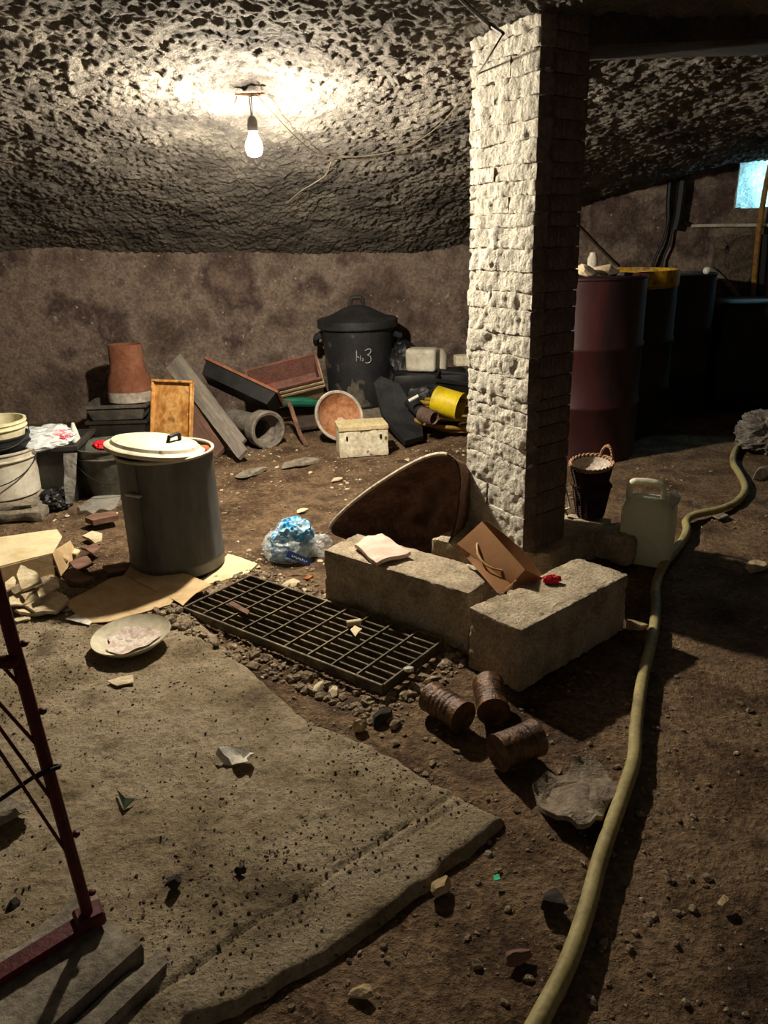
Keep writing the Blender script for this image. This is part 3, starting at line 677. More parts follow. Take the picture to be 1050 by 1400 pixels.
# ------------------------------------------------------------------ jug
def build_jug():
    c = G(879, 771); c += Vector((.03, .06, 0)); t = thing('plastic_jug', 'milky plastic jerrycan with a loop handle on the floor behind the concrete blocks', 'jug', c, math.radians(-28))
    def rr(wx, wy, z, r, ox=0, n=8):
        q = []
        for cx, cy, a0 in ((1, 1, 0), (-1, 1, PI / 2), (-1, -1, PI), (1, -1, 1.5 * PI)):
            for k in range(n + 1): a = a0 + PI / 2 * k / n; q.append(Vector((ox + cx * (wx / 2 - r) + r * math.cos(a), cy * (wy / 2 - r) + r * math.sin(a), z)))
        return q
    H = hz(880, 688, c.y); W, Dp = .235, .19
    MB().loft([rr(W * .9, Dp * .9, 0, .03), rr(W, Dp, .02, .035), rr(W, Dp, H * .9, .035), rr(W * .96, Dp * .94, H * .97, .04), rr(W * .85, Dp * .8, H * 1.05, .04, -.005), rr(W * .6, Dp * .5, H * 1.10, .03, -.01), rr(W * .3, Dp * .25, H * 1.115, .02, -.01)], cap0=True, cap1=True).build('body', M_JUG, t, angle=60)
    MB().tube(smooth_path([(-.095, 0, H * .98), (-.098, 0, H * 1.22), (-.085, 0, H * 1.33), (-.05, 0, H * 1.36), (.0, 0, H * 1.36), (.04, 0, H * 1.32), (.055, 0, H * 1.2), (.055, 0, H * 1.0)], 4), .016, 12).build('handle', M_JUGW, t)
    M = Matrix.Rotation(.35, 3, 'Y'); b = MB(); b.lathe([(.022, -.03), (.022, .012), (.028, .012), (.028, .045), (.024, .05), (0, .05)], 20, M, (.092, -.03, H * 1.06)); b.build('cap', M_DIRTYW, t)
build_jug()

# ------------------------------------------------------------------ hose on the right
hp = [(690, 1480), (742, 1385), (775, 1320), (800, 1250), (822, 1170), (850, 1090), (866, 1040), (870, 990), (879, 925), (892, 872), (897, 830), (897, 800), (908, 772), (931, 742), (939, 725), (938, 713), (950, 704), (985, 696), (1008, 685), (1019, 668), (1011, 648), (1003, 635), (1003, 622), (1012, 608), (1030, 600)]
HR = .0205
o = MB().tube(smooth_path([G(*q, z=HR + .004) for q in hp]), HR, 14).build('garden_hose', M_HOSE); tag(o, 'long pale yellow hose winding across the dirt floor on the right', 'hose')

# ------------------------------------------------------------------ far left: buckets, tubs, bagged rubbish
def bucket(name, label, c, H, r0, r1, m, bail=True, group=None, bail_a=0.0, lip=2, drop=.5, inner=None):
    t = thing(name, label, 'bucket', c, group=group)
    pr = [(0, .004), (r0 * .97, 0), (r0, .006)]
    pr += [(r1 * .985, H * .8)]
    for k in range(lip): z = H * (.8 + .12 * k / max(lip - 1, 1)); pr += [(r1 * 1.0, z), (r1 * 1.05, z + .004), (r1 * 1.05, z + .01), (r1 * 1.0, z + .014)]
    pr += [(r1, H - .012), (r1 * 1.045, H - .01), (r1 * 1.045, H), (r1 * .97, H), (r0 * .95, .012), (0, .012)]
    MB().lathe(pr, 44).build('body', m, t)
    if bail:
        pts = []
        for k in range(21):
            u = PI * k / 20; x = r1 * 1.08 * math.cos(u); d = math.sin(u); pts.append(Vector((x, -d * r1 * 1.1, H * .86 - d * H * drop)))
        Rz = Matrix.Rotation(bail_a, 3, 'Z'); MB().tube([Rz @ p for p in pts], .0035, 6).build('bail_handle', MATS['black_cable'], t)
    return t
yb = G(0, 715).y
cb = D(-4, 690, yb + .2); sb = .05
s1 = rough_box('stone_slab', (.62, .5, .05), M_STONE, res=.03, amp=.012, nscale=14, rnd_c=.015, seed=21, chips=.04, big=.015); place(s1, (G(0, 715).x - .10, yb + .24, 0), .1); tag(s1, 'lower rough stone slab beneath the cream buckets', 'slab')
s2 = rough_box('stone_slab.001', (.56, .45, .045), M_STONE, res=.03, amp=.01, nscale=14, rnd_c=.015, seed=22, chips=.04, big=.012); place(s2, (G(0, 715).x - .11, yb + .25, .053), .06); tag(s2, 'upper rough stone slab directly under the dirty white bucket', 'slab')
bc = Vector((D(-3, 680, yb + .24).x + .05, yb + .25, .104))
wr = .212
h1 = hz(0, 625, bc.y - wr) - bc.z
bucket('plastic_bucket', 'dirty white plastic bucket with a wire bail, lowest of the bucket stack on stone slabs', bc, h1, wr * .93, wr * .98, M_DIRTYW, lip=1, bail_a=.1)
bucket('plastic_bucket.001', 'black plastic bucket nested between two pale buckets on the far left', bc + Vector((0, 0, h1 * .36)), h1 * .93, wr * .66, wr * .87, M_BLACK, bail=False, lip=1)
bucket('plastic_bucket.002', 'clean cream plastic bucket with ribbed rim, on top of the bucket stack', bc + Vector((0, 0, h1 * .74)), hz(0, 585, bc.y - wr) - bc.z - h1 * .74, wr * .64, wr * .84, M_BUCKET, lip=2, drop=.45, bail_a=.55)

ty = G(110, 697).y
def tub(name, label, cat, c, rz, L_, W_, H_, m, taper=.82, rim=.02, t_=.01, rot=None, floor=True):
    t = thing(name, label, cat, c, rz, rot=rot)
    def rc(l, w_, z): return [Vector((x * l / 2, y * w_ / 2, z)) for x, y in ((1, 1), (-1, 1), (-1, -1), (1, -1))]
    b = MB(); b.loft([rc(L_ * taper, W_ * taper, 0), rc(L_, W_, H_)], cap0=True); b.loft([rc(L_ - 2 * t_, W_ - 2 * t_, H_), rc((L_ * taper) - 2 * t_, W_ * taper - 2 * t_, t_)], cap1=True)
    b.build('body', m, t, angle=20)
    b = MB()
    for r_, s_ in (((L_ + rim, W_ + rim), 1),):
        b.loft([rc(L_ - 2 * t_, W_ - 2 * t_, H_ + .001), rc(L_ - 2 * t_, W_ - 2 * t_, H_ + .006), rc(L_ + 2 * rim, W_ + 2 * rim, H_ + .006), rc(L_ + 2 * rim, W_ + 2 * rim, H_ - .018), rc(L_, W_, H_ - .018)])
    b.build('rim', m, t, angle=20); return t
M_TUB = mat('grimy_dark_plastic', ['#201f1c', '#2f2d28', '#3b3831'], scale=7, rough=.55, bump=.15, fine=.3, spec=.4)
c = D(78, 690, ty + .32); tb = tub('plastic_tub', 'dark square tub heaped with clear plastic wrapping, left of the zinc dustbin', 'tub', (c.x, ty + .32, 0), .1, .46, .42, hz(85, 612, ty + .12), M_TUB)
TH = hz(85, 612, ty + .12)
c2 = G(142, 688); bucket('metal_bucket', 'grey metal bucket with a tilted wire bail behind the zinc dustbin', Vector((c2.x + .0, c2.y + .2, 0)), hz(142, 618, c2.y), .14, .19, mat('grey_bucket', ['#45433d', '#5a5850', '#6b685f'], scale=6, rough=.5, metal=.3, bump=.1), lip=1, bail_a=.5)
tx = c.x
crumple('plastic_wrapping', 'clear crumpled plastic wrapping spilling over the dark square tub', 'plastic bag', (tx - .02, ty + .3, TH - .02), (.26, .22, .075), M_FILM, 2)
o = crumple('snack_wrapper', 'red and white plastic wrapper on the clear wrapping in the tub', 'wrapper', (tx + .12, ty + .24, TH + .02), (.10, .08, .035), mat('red_white_print', ['#c22a3c', '#e4dede', '#d2455a', '#f0eaea'], scale=16, rough=.3, bump=.05, fine=.1), 5)
o = crumple('snack_wrapper.001', 'bright red wrapper at the edge of the grey metal bucket', 'wrapper', (c2.x + .01, c2.y + .12, hz(142, 618, c2.y) - .01), (.07, .06, .035), M_RED, 6)
pb = D(104, 606, ty + .34)
t = thing('squeeze_bottle', 'white tapered nozzle standing up from the plastic wrapping in the tub', 'nozzle', (pb.x, ty + .34, TH - .02)); zt = hz(102, 578, ty + .34) - TH + .02
MB().lathe([(0, 0), (.03, 0), (.03, .02), (.026, .04), (.017, zt * .7), (.008, zt), (0, zt)], 18).build('nozzle', M_STICK, t)
q0, q1 = D(86, 618, ty + .03), D(106, 618, ty + .03)
sh = sheet('plastic_strip', [D(86, 620, ty + .08), D(105, 619, ty + .08), D(104, 655, ty + .04), D(102, 688, ty + .0), D(90, 689, ty + .0), D(88, 655, ty + .04)], M_FILMD, .003, .02, 14, 5, cuts=3); tag(sh, 'grimy clear plastic strip hanging down the front of the dark tub', 'plastic strip')
sh = sheet('plastic_film', [G(105, 690, .012), G(150, 672, .03), G(166, 676, .02), G(160, 690, .012), G(128, 703, .012), G(110, 700, .012)], M_FILMD, .004, .035, 12, 7, cuts=4); tag(sh, 'grimy crumpled film on the dirt below the grey metal bucket', 'plastic film')
crumple('black_bag', 'small black rubbish bag in the gap between buckets and tub', 'bag', G(72, 700) + Vector((0, .1, 0)), (.1, .1, .08), M_BLACK, 8)

# ------------------------------------------------------------------ along the back wall
# stack of dark trough planters with the flared clay pot on top
sy = G(175, 600).y
px_ = D(172, 600, sy + .2).x
zA = hz(172, 577, sy); zB = hz(172, 557, sy)
tub('trough_planter', 'dark trough planter at the bottom of the stack under the flared clay pot', 'planter', (px_, sy + .2, 0), 0, .48, .34, zA, M_TUB, rim=.01)
tub('trough_planter.001', 'dark trough planter with a dusty rim, second in the stack under the clay pot', 'planter', (px_, sy + .2, zA + .008), .04, .48, .34, zB - zA, mat('dusty_dark_plastic', ['#3a3732', '#524d46', '#68625a'], scale=7, rough=.8, bump=.2), rim=.012)
def build_flue():
    h = hz(180, 472, sy + .1) - zB - .02
    t = thing('clay_chimney_pot', 'flared brown clay chimney pot with a pale foot, on the planter stack by the wall', 'chimney pot', (D(181, 550, sy + .2).x, sy + .2, zB + .018), rz=-.05)
    k = 1.0; P = [(.188, 0), (.19, .02), (.186, h * .18)]
    MB().lathe([(.16, 0)] + P + [(.16, h * .18), (.16, 0)], 40, sy=.75).build('foot', M_PALE, t)['label'] = 'pale foot band'
    MB().lathe([(.186, h * .18), (.182, h * .28), (.165, h * .42), (.145, h * .55), (.137, h * .7), (.136, h), (.118, h), (.118, h * .6), (.16, h * .18)], 40, sy=.75).build('shaft', M_TERRA, t)
build_flue()
# wooden tray leaning
def leaning(name, label, cat, bl, br, tl, m, thick, frame=None, **k):
    """a board whose lower edge runs bl-br and whose left edge runs bl-tl (world points)"""
    ex = br - bl; ey = tl - bl; L = ex.length; H = ey.length; n = ex.cross(ey).normalized()
    t = thing(name, label, cat, **k); t.matrix_world = axes(bl, ex, n)
    Hh = H
    MB().box((L / 2, Hh / 2, 0), (L, Hh, thick), bev=.004).build('board' if not frame else 'panel', m, t)
    if frame:
        fw = frame
        for cx, cy, dx, dy in ((L / 2, fw / 2, L, fw), (L / 2, Hh - fw / 2, L, fw), (fw / 2, Hh / 2, fw, Hh - 2 * fw), (L - fw / 2, Hh / 2, fw, Hh - 2 * fw)):
            MB().box((cx, cy, thick * .5 + .008), (dx, dy, .03), bev=.004).build('edge_strip', m, t)
    return t
by = G(236, 640).y
leaning('wooden_tray', 'upright orange-brown wooden tray with a raised edge, leaning behind the zinc dustbin', 'tray', G(207, 640), G(262, 645), D(216, 519, by + .14), M_WOODOR, .012, .018)
def board(name, label, cat, a, b, w, th, m, up=(0, -1, .4), **k):
    a, b = Vector(a), Vector(b); L = (b - a).length; t = axes((a + b) / 2, b - a, up)
    bb = MB(); nsg = 10
    o = rough_box(name, (L, w, th), m, res=.03, amp=.003, nscale=18, rnd_c=.004, seed=int(L * 1000) % 97); o.matrix_world = t @ Matrix.Translation((0, 0, -th / 2)); tag(o, label, cat); return o
board('plank', 'grey weathered plank leaning against the wall, its top rounded', 'plank', G(326, 612, .02), D(238, 494, 6.45), .17, .03, M_PLANKG, up=(-.25, -1, .5))
board('plank.001', 'brown plank leaning below the grey weathered plank', 'plank', G(303, 619, .02), D(222, 522, 6.3), .17, .03, M_PLANKB, up=(-.25, -1, .5))
board('plank.002', 'narrow broken grey batten lying on the grey weathered plank', 'plank', G(333, 622, .06), D(268, 538, 5.98), .09, .03, M_PLANKG, up=(-.25, -1, .5))
# long trough tilted on its edge
def trough(name, label, loc, ex, ez, L_, W_, H_, m_out, m_in, cat='planter', group=None):
    t = thing(name, label, cat, group=group); t.matrix_world = axes(loc, ex, ez)
    def rc(l, w_, z): return [Vector((x * l / 2, y * w_ / 2, z)) for x, y in ((1, 1), (-1, 1), (-1, -1), (1, -1))]
    MB().loft([rc(L_ * .92, W_ * .78, 0), rc(L_, W_, H_)], cap0=True).build('shell', m_out, t, angle=20)
    MB().loft([rc(L_ - .016, W_ - .016, H_), rc(L_ * .92 - .016, W_ * .78 - .016, .008)], cap1=True).build('liner', m_in, t, angle=20)
    MB().loft([rc(L_ - .016, W_ - .016, H_), rc(L_ - .016, W_ - .016, H_ + .006), rc(L_ + .022, W_ + .022, H_ + .006), rc(L_ + .022, W_ + .022, H_ - .016), rc(L_, W_, H_ - .012)]).build('rim', m_in, t, angle=20)
    return t
trough('trough_planter', 'long terracotta trough planter with the shade painted black on its outside, tipped on its side above the clay pipe', D(324, 539, 6.05), (.83, -.35, -.34), (.42, .55, .72), .66, .23, .125, M_BLACK, M_TERRA)  # terracotta planter; the black shell paints in the shade on its underside
ez = Vector((-.12, -.62, .72)); ex = Vector((1, .12, .2)); pc = D(397, 541, 6.6)
M_TROIN = mat('red_lined_clay', ['#6a4a40', '#7a564a', '#84443c'], scale=4, rough=.9, bump=.15)
for i, nm in enumerate(('trough_planter', 'trough_planter', 'trough_planter')):
    L3 = ['outermost tan trough planter of the nested three tilted against the wall', 'middle tan trough planter of the nested three tilted against the wall', 'innermost red-lined trough planter of the nested three tilted against the wall'][i]
    trough(nm, L3, pc + ez.normalized() * (.048 * i), ex, ez, .60 - .004 * i, .27, .19, M_TERRALT, M_TROIN if i == 2 else M_TERRALT)
# clay drain pipe
def build_pipe():
    d = Vector((.62, -.78, .04)).normalized(); e = D(367, 588, G(368, 613).y + .02); L = .52; a = e - d * L
    t = thing('clay_drain_pipe', 'grey clay drain pipe lying with its open socket facing out', 'pipe'); t.matrix_world = axes(a, d.cross(Vector((0, 0, 1))), d)
    MB().lathe([(.085, 0), (.1, 0), (.1, L - .15), (.11, L - .13), (.14, L - .11), (.145, L - .02), (.145, L), (.115, L), (.112, L - .1), (.085, L - .12), (.085, 0)], 40).build('barrel', M_PIPEGREY, t)
    b = MB(); rim_ring(b, .132, L - .005, .014, 40); b.build('socket_rim', M_PIPEGREY, t)
build_pipe()
o = MB().tube([D(378, 552, 6.3), D(392, 550, 6.32), D(412, 549, 6.35), D(440, 552, 6.38)], [.028, .04, .042, .03], 10).build('green_hose', M_GREEN); tag(o, 'short green plastic pipe lying under the tan trough planters', 'pipe')
pts = smooth_path([D(375, 545, 6.1), D(393, 549, 6.05), D(402, 570, 5.9), D(411, 595, 5.75), G(419, 609, .01)], 6)
b = MB(); b.loft([[p + Vector((dx, 0, dz)) for dx, dz in ((-.016, -.004), (.016, -.004), (.016, .004), (-.016, .004))] for p in pts], cap0=True, cap1=True)
o = b.build('iron_strap', M_RUST); tag(o, 'bent rusty iron strap between the clay pipe and the terracotta bowl', 'strap')
board('plank', 'short dark board lying on the dirt behind the terracotta bowl', 'plank', D(405, 580, 6.1), D(447, 574, 6.2), .16, .03, mat('dark_board', ['#3a2f28', '#4b3d34'], bump=.3), up=(0, -.4, 1))
# black dustbin
def build_black_bin():
    yb_ = G(490, 575).y; slab = rough_box('stone_slab', (.66, .62, .09), M_STONE, res=.04, amp=.008, nscale=12, rnd_c=.02, seed=31); place(slab, (D(492, 565, yb_ + .33).x, yb_ + .33, 0), .05); tag(slab, 'grey stone slab under the black dustbin', 'slab')
    cx = D(491, 500, yb_ + .30).x; z0 = .093; y0 = yb_ + .30
    H = hz(491, 446, y0 - .3) - z0; r1 = .5 * (D(541, 446, y0).x - D(441, 446, y0).x); r0 = r1 * .88
    t = thing('black_dustbin', 'tall black rubber dustbin with a lid and chalked numerals, against the back wall', 'dustbin', (cx, y0, z0))
    M_RUB = mat('grimy_rubber', ['#1b1b1d', '#232326', '#2d2b2b'], scale=5, rough=.55, bump=.12, fine=.25, spec=.35, specks=('#4e463d', 7, .62))
    MB().lathe([(0, .01), (r0 * .97, 0), (r0, .012), (r0 * 1.02, H * .3), (r1 * .98, H * .93), (r1, H), (r1 * .95, H), (r0 * .93, .03), (0, .03)], 56).build('body', M_RUB, t)
    sp = MB(); vs = []; n = 14; ang0 = math.radians(-98)        # grey splash low on the front, its edge ragged
    for j in range(8):
        for i in range(n + 1):
            u = i / n * 2 - 1; top = H * (.05 + .28 * (1 - abs(u) ** 1.6) + .05 * math.sin(i * 2.3)); z = .02 + top * j / 7; a = ang0 + u * (.52 - .16 * j / 7); rr = r0 + (r1 - r0) * (z / H) + .0035; vs.append((rr * math.cos(a) * 1.01, rr * math.sin(a) * 1.01, z))
    sp.add(vs, [(j * (n + 1) + i, j * (n + 1) + i + 1, (j + 1) * (n + 1) + i + 1, (j + 1) * (n + 1) + i) for j in range(7) for i in range(n)]).build('paint_splash', mat('grey_splash', ['#4b453c', '#5a5348', '#38342e'], scale=9, bump=.1), t)['label'] = 'grey paint splash'
    l = MB().lathe([(r1 * 1.07, H - .04), (r1 * 1.1, H - .03), (r1 * 1.1, H + .03), (r1 * 1.04, H + .04), (r1 * .8, H + .055), (r1 * .35, H + .125), (r1 * .2, H + .14), (0, H + .145)], 56).build('lid', M_BLACKDUST, t)
    MB().tube([(-.055, 0, H + .13), (-.05, 0, H + .19), (-.03, 0, H + .205), (.03, 0, H + .205), (.05, 0, H + .19), (.055, 0, H + .13)], .018, 8).build('knob', M_BLACKDUST, l)
    for s in (-1, 1):
        MB().tube([(s * r1 * .98, -.08, H * .87), (s * r1 * 1.14, -.07, H * .84), (s * r1 * 1.16, 0, H * .76), (s * r1 * 1.14, .07, H * .84), (s * r1 * .98, .08, H * .87)], .026, 8).build('handle', M_BLACKDUST, t)
    M_CHALK = mat('chalk', ['#8f8d88', '#a3a19c'], bump=0)
    def stroke(pts):
        q = []
        for px, py in pts:
            p = D(px, py, y0 - r1 * .96); dx = p.x - cx; z = p.z - z0; rr = r0 + (r1 - r0) * min(z / (H * .93), 1) + .006
            q.append((dx, -math.sqrt(max(rr * rr - dx * dx, 0)), z))
        return smooth_path(q, 4)
    k = MB()
    for s_ in ([(487.3, 479), (487.5, 486), (487.3, 494)], [(488, 487), (491, 489)], [(493, 486), (492.6, 493)], [(495, 490.5), (496.2, 490.5), (496.4, 493), (495, 493)], [(499, 479.5), (503, 477.2), (507, 478.5), (506, 483), (502.5, 485.5), (506.5, 488), (507, 494), (503, 496.5), (499.5, 495.5)]):
        k.tube(stroke(s_), .0042, 5)
    k.build('chalk_mark', M_CHALK, t)['label'] = 'chalk strokes ending in a 3'
build_black_bin()
# terracotta bowl on edge
def build_bowl():
    d = Vector((.42, -.80, .42)).normalized(); yb_ = G(470, 607).y; c = D(463, 569, yb_ + .12); r = .185
    t = thing('terracotta_bowl', 'wide terracotta bowl propped on edge, showing its orange inside', 'bowl'); t.matrix_world = axes(c, d.cross(Vector((0, 0, 1))), d)
    MB().lathe([(0, -.075), (r * .55, -.075), (r * .82, -.05), (r, 0), (r * 1.06, .004), (r * 1.06, .018), (r * .98, .02), (r * .92, .008), (r * .76, -.04), (r * .5, -.062), (0, -.063)], 48).build('body', mat('orange_clay', ['#7f5238', '#96633f', '#a97a58', '#8a5a40'], scale=7, rough=.8, bump=.15, specks=('#c7ab8d', 8, .63)), t)
    b = MB(); rim_ring(b, r * 1.02, .016, .013, 48); b.build('rim', M_PALE, t)
build_bowl()
def build_white_box():
    a, b_ = G(461, 627), G(528, 622); t_ = b_ - a; L = t_.length; h = hz(460, 590, a.y)
    t = thing('white_box', 'chipped white painted box on the dirt in front of the terracotta bowl', 'box', (a + b_) / 2 + Vector((0, .12, 0)), math.atan2(t_.y, t_.x))
    rough_box('body', (L, .24, h * .98), mat('chipped_white', ['#b5aa90', '#cfc5ab', '#ddd4bd'], scale=7, rough=.8, bump=.25, specks=('#6d5f48', 22, .66)), t, res=.02, amp=.004, nscale=18, rnd_c=.008, seed=41, chips=.02)
    o = rough_box('lid', (L * 1.015, .25, .03), mat('yellowed_board', ['#b8a67c', '#c9b88e'], bump=.2), t, res=.03, amp=.003, nscale=18, rnd_c=.006, seed=42); o.location.z = h * .98
    for s in (-1, 1): MB().box((s * L * .34, -.122, h * .72), (.014, .008, .03)).build('clasp', M_BLACK, t)
build_white_box()
# black lid / panel leaning on the bin
o = sheet('black_plastic_sheet', [D(511, 530, 6.2), D(520, 520, 6.2), D(545, 531, 6.18), D(576, 585, 5.95), G(578, 602, .02), G(553, 609, .02), D(523, 575, 5.95)], M_BLACKDUST, .05, .012, 6, 9, cuts=3); tag(o, 'dusty black plastic panel leaning in front of the black dustbin', 'panel')
# junk to the right of the black bin
crumple('black_bag', 'full black rubbish bag behind the black dustbin at its right', 'bag', (D(552, 500, 6.75).x, 6.75, .25), (.17, .16, .26), M_BLACK, 11, .25)
yj = 6.35
bx = rough_box('black_crate', (.62, .4, hz(585, 512, yj)), M_BLACK, res=.04, amp=.008, nscale=9, rnd_c=.03, seed=51); place(bx, (D(588, 540, yj + .2).x, yj + .2, 0), -.05); tag(bx, 'black crate under the white plastic canister', 'crate')
zc = hz(585, 512, yj) + .006
t = thing('white_canister', 'dirty white plastic canister on the black crate beside the black dustbin', 'canister', (D(578, 500, yj + .16).x, yj + .16, zc), -.35)
rough_box('body', (.26, .17, .19), M_DIRTYW, t, res=.02, amp=.003, nscale=12, rnd_c=.03, seed=52)
MB().lathe([(0, 0), (.085, 0), (.085, .12), (.06, .16), (.03, .17), (.0, .17)], 24).build('round_can', M_DIRTYW, tag(thing('white_tin', 'round white tin behind the dirty white canister', 'tin', (D(598, 500, yj + .22).x, yj + .24, zc)), None))
tr = tub('black_tray', 'black plastic tray resting beside the white canister, near the pillar', 'tray', (D(622, 510, yj - .05).x, yj - .08, hz(622, 530, yj)), -.2, .32, .26, .11, M_BLACK, rim=.01, rot=(math.radians(8), math.radians(6), -.2))
wb = rough_box('white_block', (.16, .12, .085), mat('cream_foam', ['#c9bda3', '#d8ccb2'], bump=.1), res=.03, amp=.002, rnd_c=.01, seed=53); place(wb, D(634, 499, yj + .12), .1); tag(wb, 'small cream foam block behind the black tray by the pillar', 'block')
crumple('black_bag', 'crumpled black rubbish bag in front of the black crate', 'bag', (D(582, 550, 6.1).x, 6.1, .06), (.2, .14, .2), M_BLACK, 14, .45)
def build_yellow():
    d = Vector((.83, -.45, -.2)).normalized(); c = D(613, 551, 5.75); t = thing('yellow_tin', 'bright yellow open tin lying on the coiled hose by the pillar', 'tin'); t.matrix_world = axes(c - d * .11, d.cross(Vector((0, 0, 1))), d)
    MB().lathe([(0, 0), (.1, 0), (.104, .004), (.104, .2), (.108, .205), (.108, .215), (.096, .215), (.096, .01), (0, .01)], 36).build('body', M_YELLOW, t)
build_yellow()
cc = G(624, 596); pts = []
for k in range(230):
    u = k / 229 * 2 * PI * 8.3; q = k / 229; r = .29 - .07 * math.sin(u * .37 + 1) + .03 * math.sin(u * 1.7); pts.append(Vector((cc.x + r * math.cos(u) + .06 * math.sin(u * .31), cc.y + .22 + r * .8 * math.sin(u) + .06 * math.cos(u * .43), .03 + .20 * q + .035 * (1 + math.sin(u * .9 + 2 * q)) * (1 if q > .15 else 0))))
o = MB().tube(pts, .017, 8).build('coiled_hose', M_COIL); tag(o, 'ochre hose coiled in loops on the floor behind the rusty tub', 'hose')
def corrug(name, label, a, b, r, m):
    a, b = Vector(a), Vector(b); d = b - a; L = d.length; n = 9; pr = [(r * .8, 0)]
    for i in range(n): pr += [(r, L * (i + .25) / n), (r, L * (i + .55) / n), (r * .86, L * (i + .75) / n), (r * .86, L * (i + .98) / n)]
    pr += [(r * .8, L), (r * .7, L - .01), (r * .7, 0), (r * .8, 0)]
    t = thing(name, label, 'hose'); t.matrix_world = axes(a, d.cross(Vector((0, 0, 1))), d); MB().lathe(pr, 24).build('sleeve', m, t)
corrug('corrugated_hose', 'dark corrugated hose end beside the black panel', D(561, 548, 5.95), D(579, 566, 5.8), .055, M_BLACKDUST)
corrug('corrugated_hose.001', 'dull pinkish corrugated hose end pointing at the coiled hose', D(576, 566, 5.75), D(594, 572, 5.65), .058, mat('pinkish_rubber', ['#5d4a42', '#705a50'], bump=.2))
o = MB().tube([D(559, 548, 5.75), D(572, 541, 5.75)], .012, 8).build('white_stick', M_STICK); tag(o, 'short white stick on the junk beside the black panel', 'stick')

# ------------------------------------------------------------------ rusty barrow tray
def build_tray():
    A, B = G(447, 722, .09), D(640, 604, 3.29); ex = (B - A).normalized(); ez = Vector((-.1, -.86, .42))
    L = (B - A).length; W = .5; dep = .22
    t = thing('barrow_tray', 'rusty wheelbarrow tray tipped on its side between the long block and the pillar', 'tray')
    M = axes((A + B) / 2, ex, ez); ey = (M @ Vector((0, 1, 0))) - (M @ Vector((0, 0, 0)))
    sgn = 1 if ey.z > 0 else -1
    M = M @ Matrix.Translation((0, -sgn * W / 2 * .86, -.02)); t.matrix_world = M
    def ring(l, w_, z, n=56, e=3.2, bulge=0):
        q = []
        for k in range(n):
            a = 2 * PI * k / n; ca, sa = math.cos(a), math.sin(a); x = math.copysign(abs(ca) ** (2 / e), ca) * l / 2; y = math.copysign(abs(sa) ** (2 / e), sa) * w_ / 2
            yf = sgn * w_ / 2 * (1 + .10 * (1 - (2 * x / l) ** 2)); y = y * (1 + .10 * (1 - (2 * x / l) ** 2)); q.append(Vector((x - (yf - y) * sgn * .75 * (x / L + .5), yf - (yf - y) * (.22 + .78 * (x / L + .5)), z)))
        return q
    outer = [ring(L * 1.0, W, 0), ring(L * .96, W * .96, -.05), ring(L * .86, W * .86, -.17), ring(L * .74, W * .74, -dep + .02), ring(L * .66, W * .66, -dep)]
    inner = [[v + Vector((0, 0, .006)) - Vector((v.x, v.y, 0)).normalized() * .006 for v in r] for r in outer]
    MB().loft(outer, cap1=True).loft(inner, cap1=True).build('shell', M_RUST, t, angle=60)
    rg = ring(L, W, 0, n=120); far = rg[16:61] if sgn > 0 else rg[60:104]
    MB().tube(far, .009, 8).build('rolled_rim', M_RIM, t)['label'] = 'pale worn rolled rim'
build_tray()

# ------------------------------------------------------------------ plate, papers, boards, scraps
def build_plate():
    c = G(180, 872, SLAB_Z + .035); r = .150
    t = thing('shallow_plate', 'cream shallow dish with pinkish dried residue, on the concrete slab', 'plate', c, rot=(math.radians(3), math.radians(-3), 0))
    MB().lathe([(0, -.03), (r * .45, -.03), (r * .5, -.028), (r * .75, -.016), (r * .97, .012), (r, .016), (r * .985, .02), (r * .93, .012), (r * .72, -.008), (r * .45, -.018), (0, -.019)], 56).build('dish', mat('cream_glaze', ['#b5aa90', '#c9bfa6', '#a59a80'], scale=8, rough=.6, bump=.1, fine=.12), t)
    v = []; n = 40
    for rr in (0, .35, .7, 1):
        for k in range(n): a = 2 * PI * k / n; q = r * .66 * rr * (1 + .12 * math.sin(3 * a + 1) * rr + .06 * math.sin(7 * a) * rr); v.append((q * math.cos(a), q * math.sin(a) * .95, -.0155 + .012 * rr ** 3))
    MB().add(v, [(i * n + k, i * n + (k + 1) % n, (i + 1) * n + (k + 1) % n, (i + 1) * n + k) for i in range(3) for k in range(n)]).build('dried_residue', mat('pink_residue', ['#a99a88', '#c2aa9e', '#d8cfc0', '#94867f'], scale=22, rough=.8, bump=.4, bscale=60, fine=.2, specks=('#7d6a62', 26, .66)), t)['label'] = 'pinkish dried residue'
build_plate()
Z = SLAB_Z
def scrap(name, label, cat, px, z, m, th=.004, curl=.01, seed=0, ns=9, **k):
    o = sheet(name, [G(*p[:2], z=z + (p[2] if len(p) > 2 else 0)) for p in px], m, th, curl, ns, seed); tag(o, label, cat, **k); return o
scrap('cardboard_sheet', 'large flat cardboard sheet in front of the zinc dustbin', 'cardboard', [(88, 826), (150, 792), (190, 783), (228, 806), (262, 800), (232, 828), (205, 836), (150, 851), (118, 853)], Z + .004, M_CARD, .004, .006, 1)
scrap('cardboard_sheet.001', 'brown cardboard piece tucked under the zinc dustbin', 'cardboard', [(170, 786), (180, 770), (262, 788), (290, 802), (268, 812), (250, 828), (228, 816)], Z + .010, M_CARD, .004, .01, 2)
scrap('white_board', 'pale cream board sticking out from under the zinc dustbin', 'board', [(262, 800), (282, 790), (312, 758), (352, 772), (340, 784), (285, 801)], .0, M_CARDLT, .006, .004, 3)
scrap('paper_corner', 'white triangle of paper at the edge of the cardboard sheet', 'paper', [(90, 847), (108, 837), (126, 851), (122, 855)], Z + .006, M_PAPER, .003, .004, 4)
scrap('paper_scrap', 'tan torn scrap on the slab just below the cream dish', 'scrap', [(147, 932), (165, 926), (182, 924), (183, 934), (160, 938)], Z + .004, M_SCRAP, .004, .012, 5)
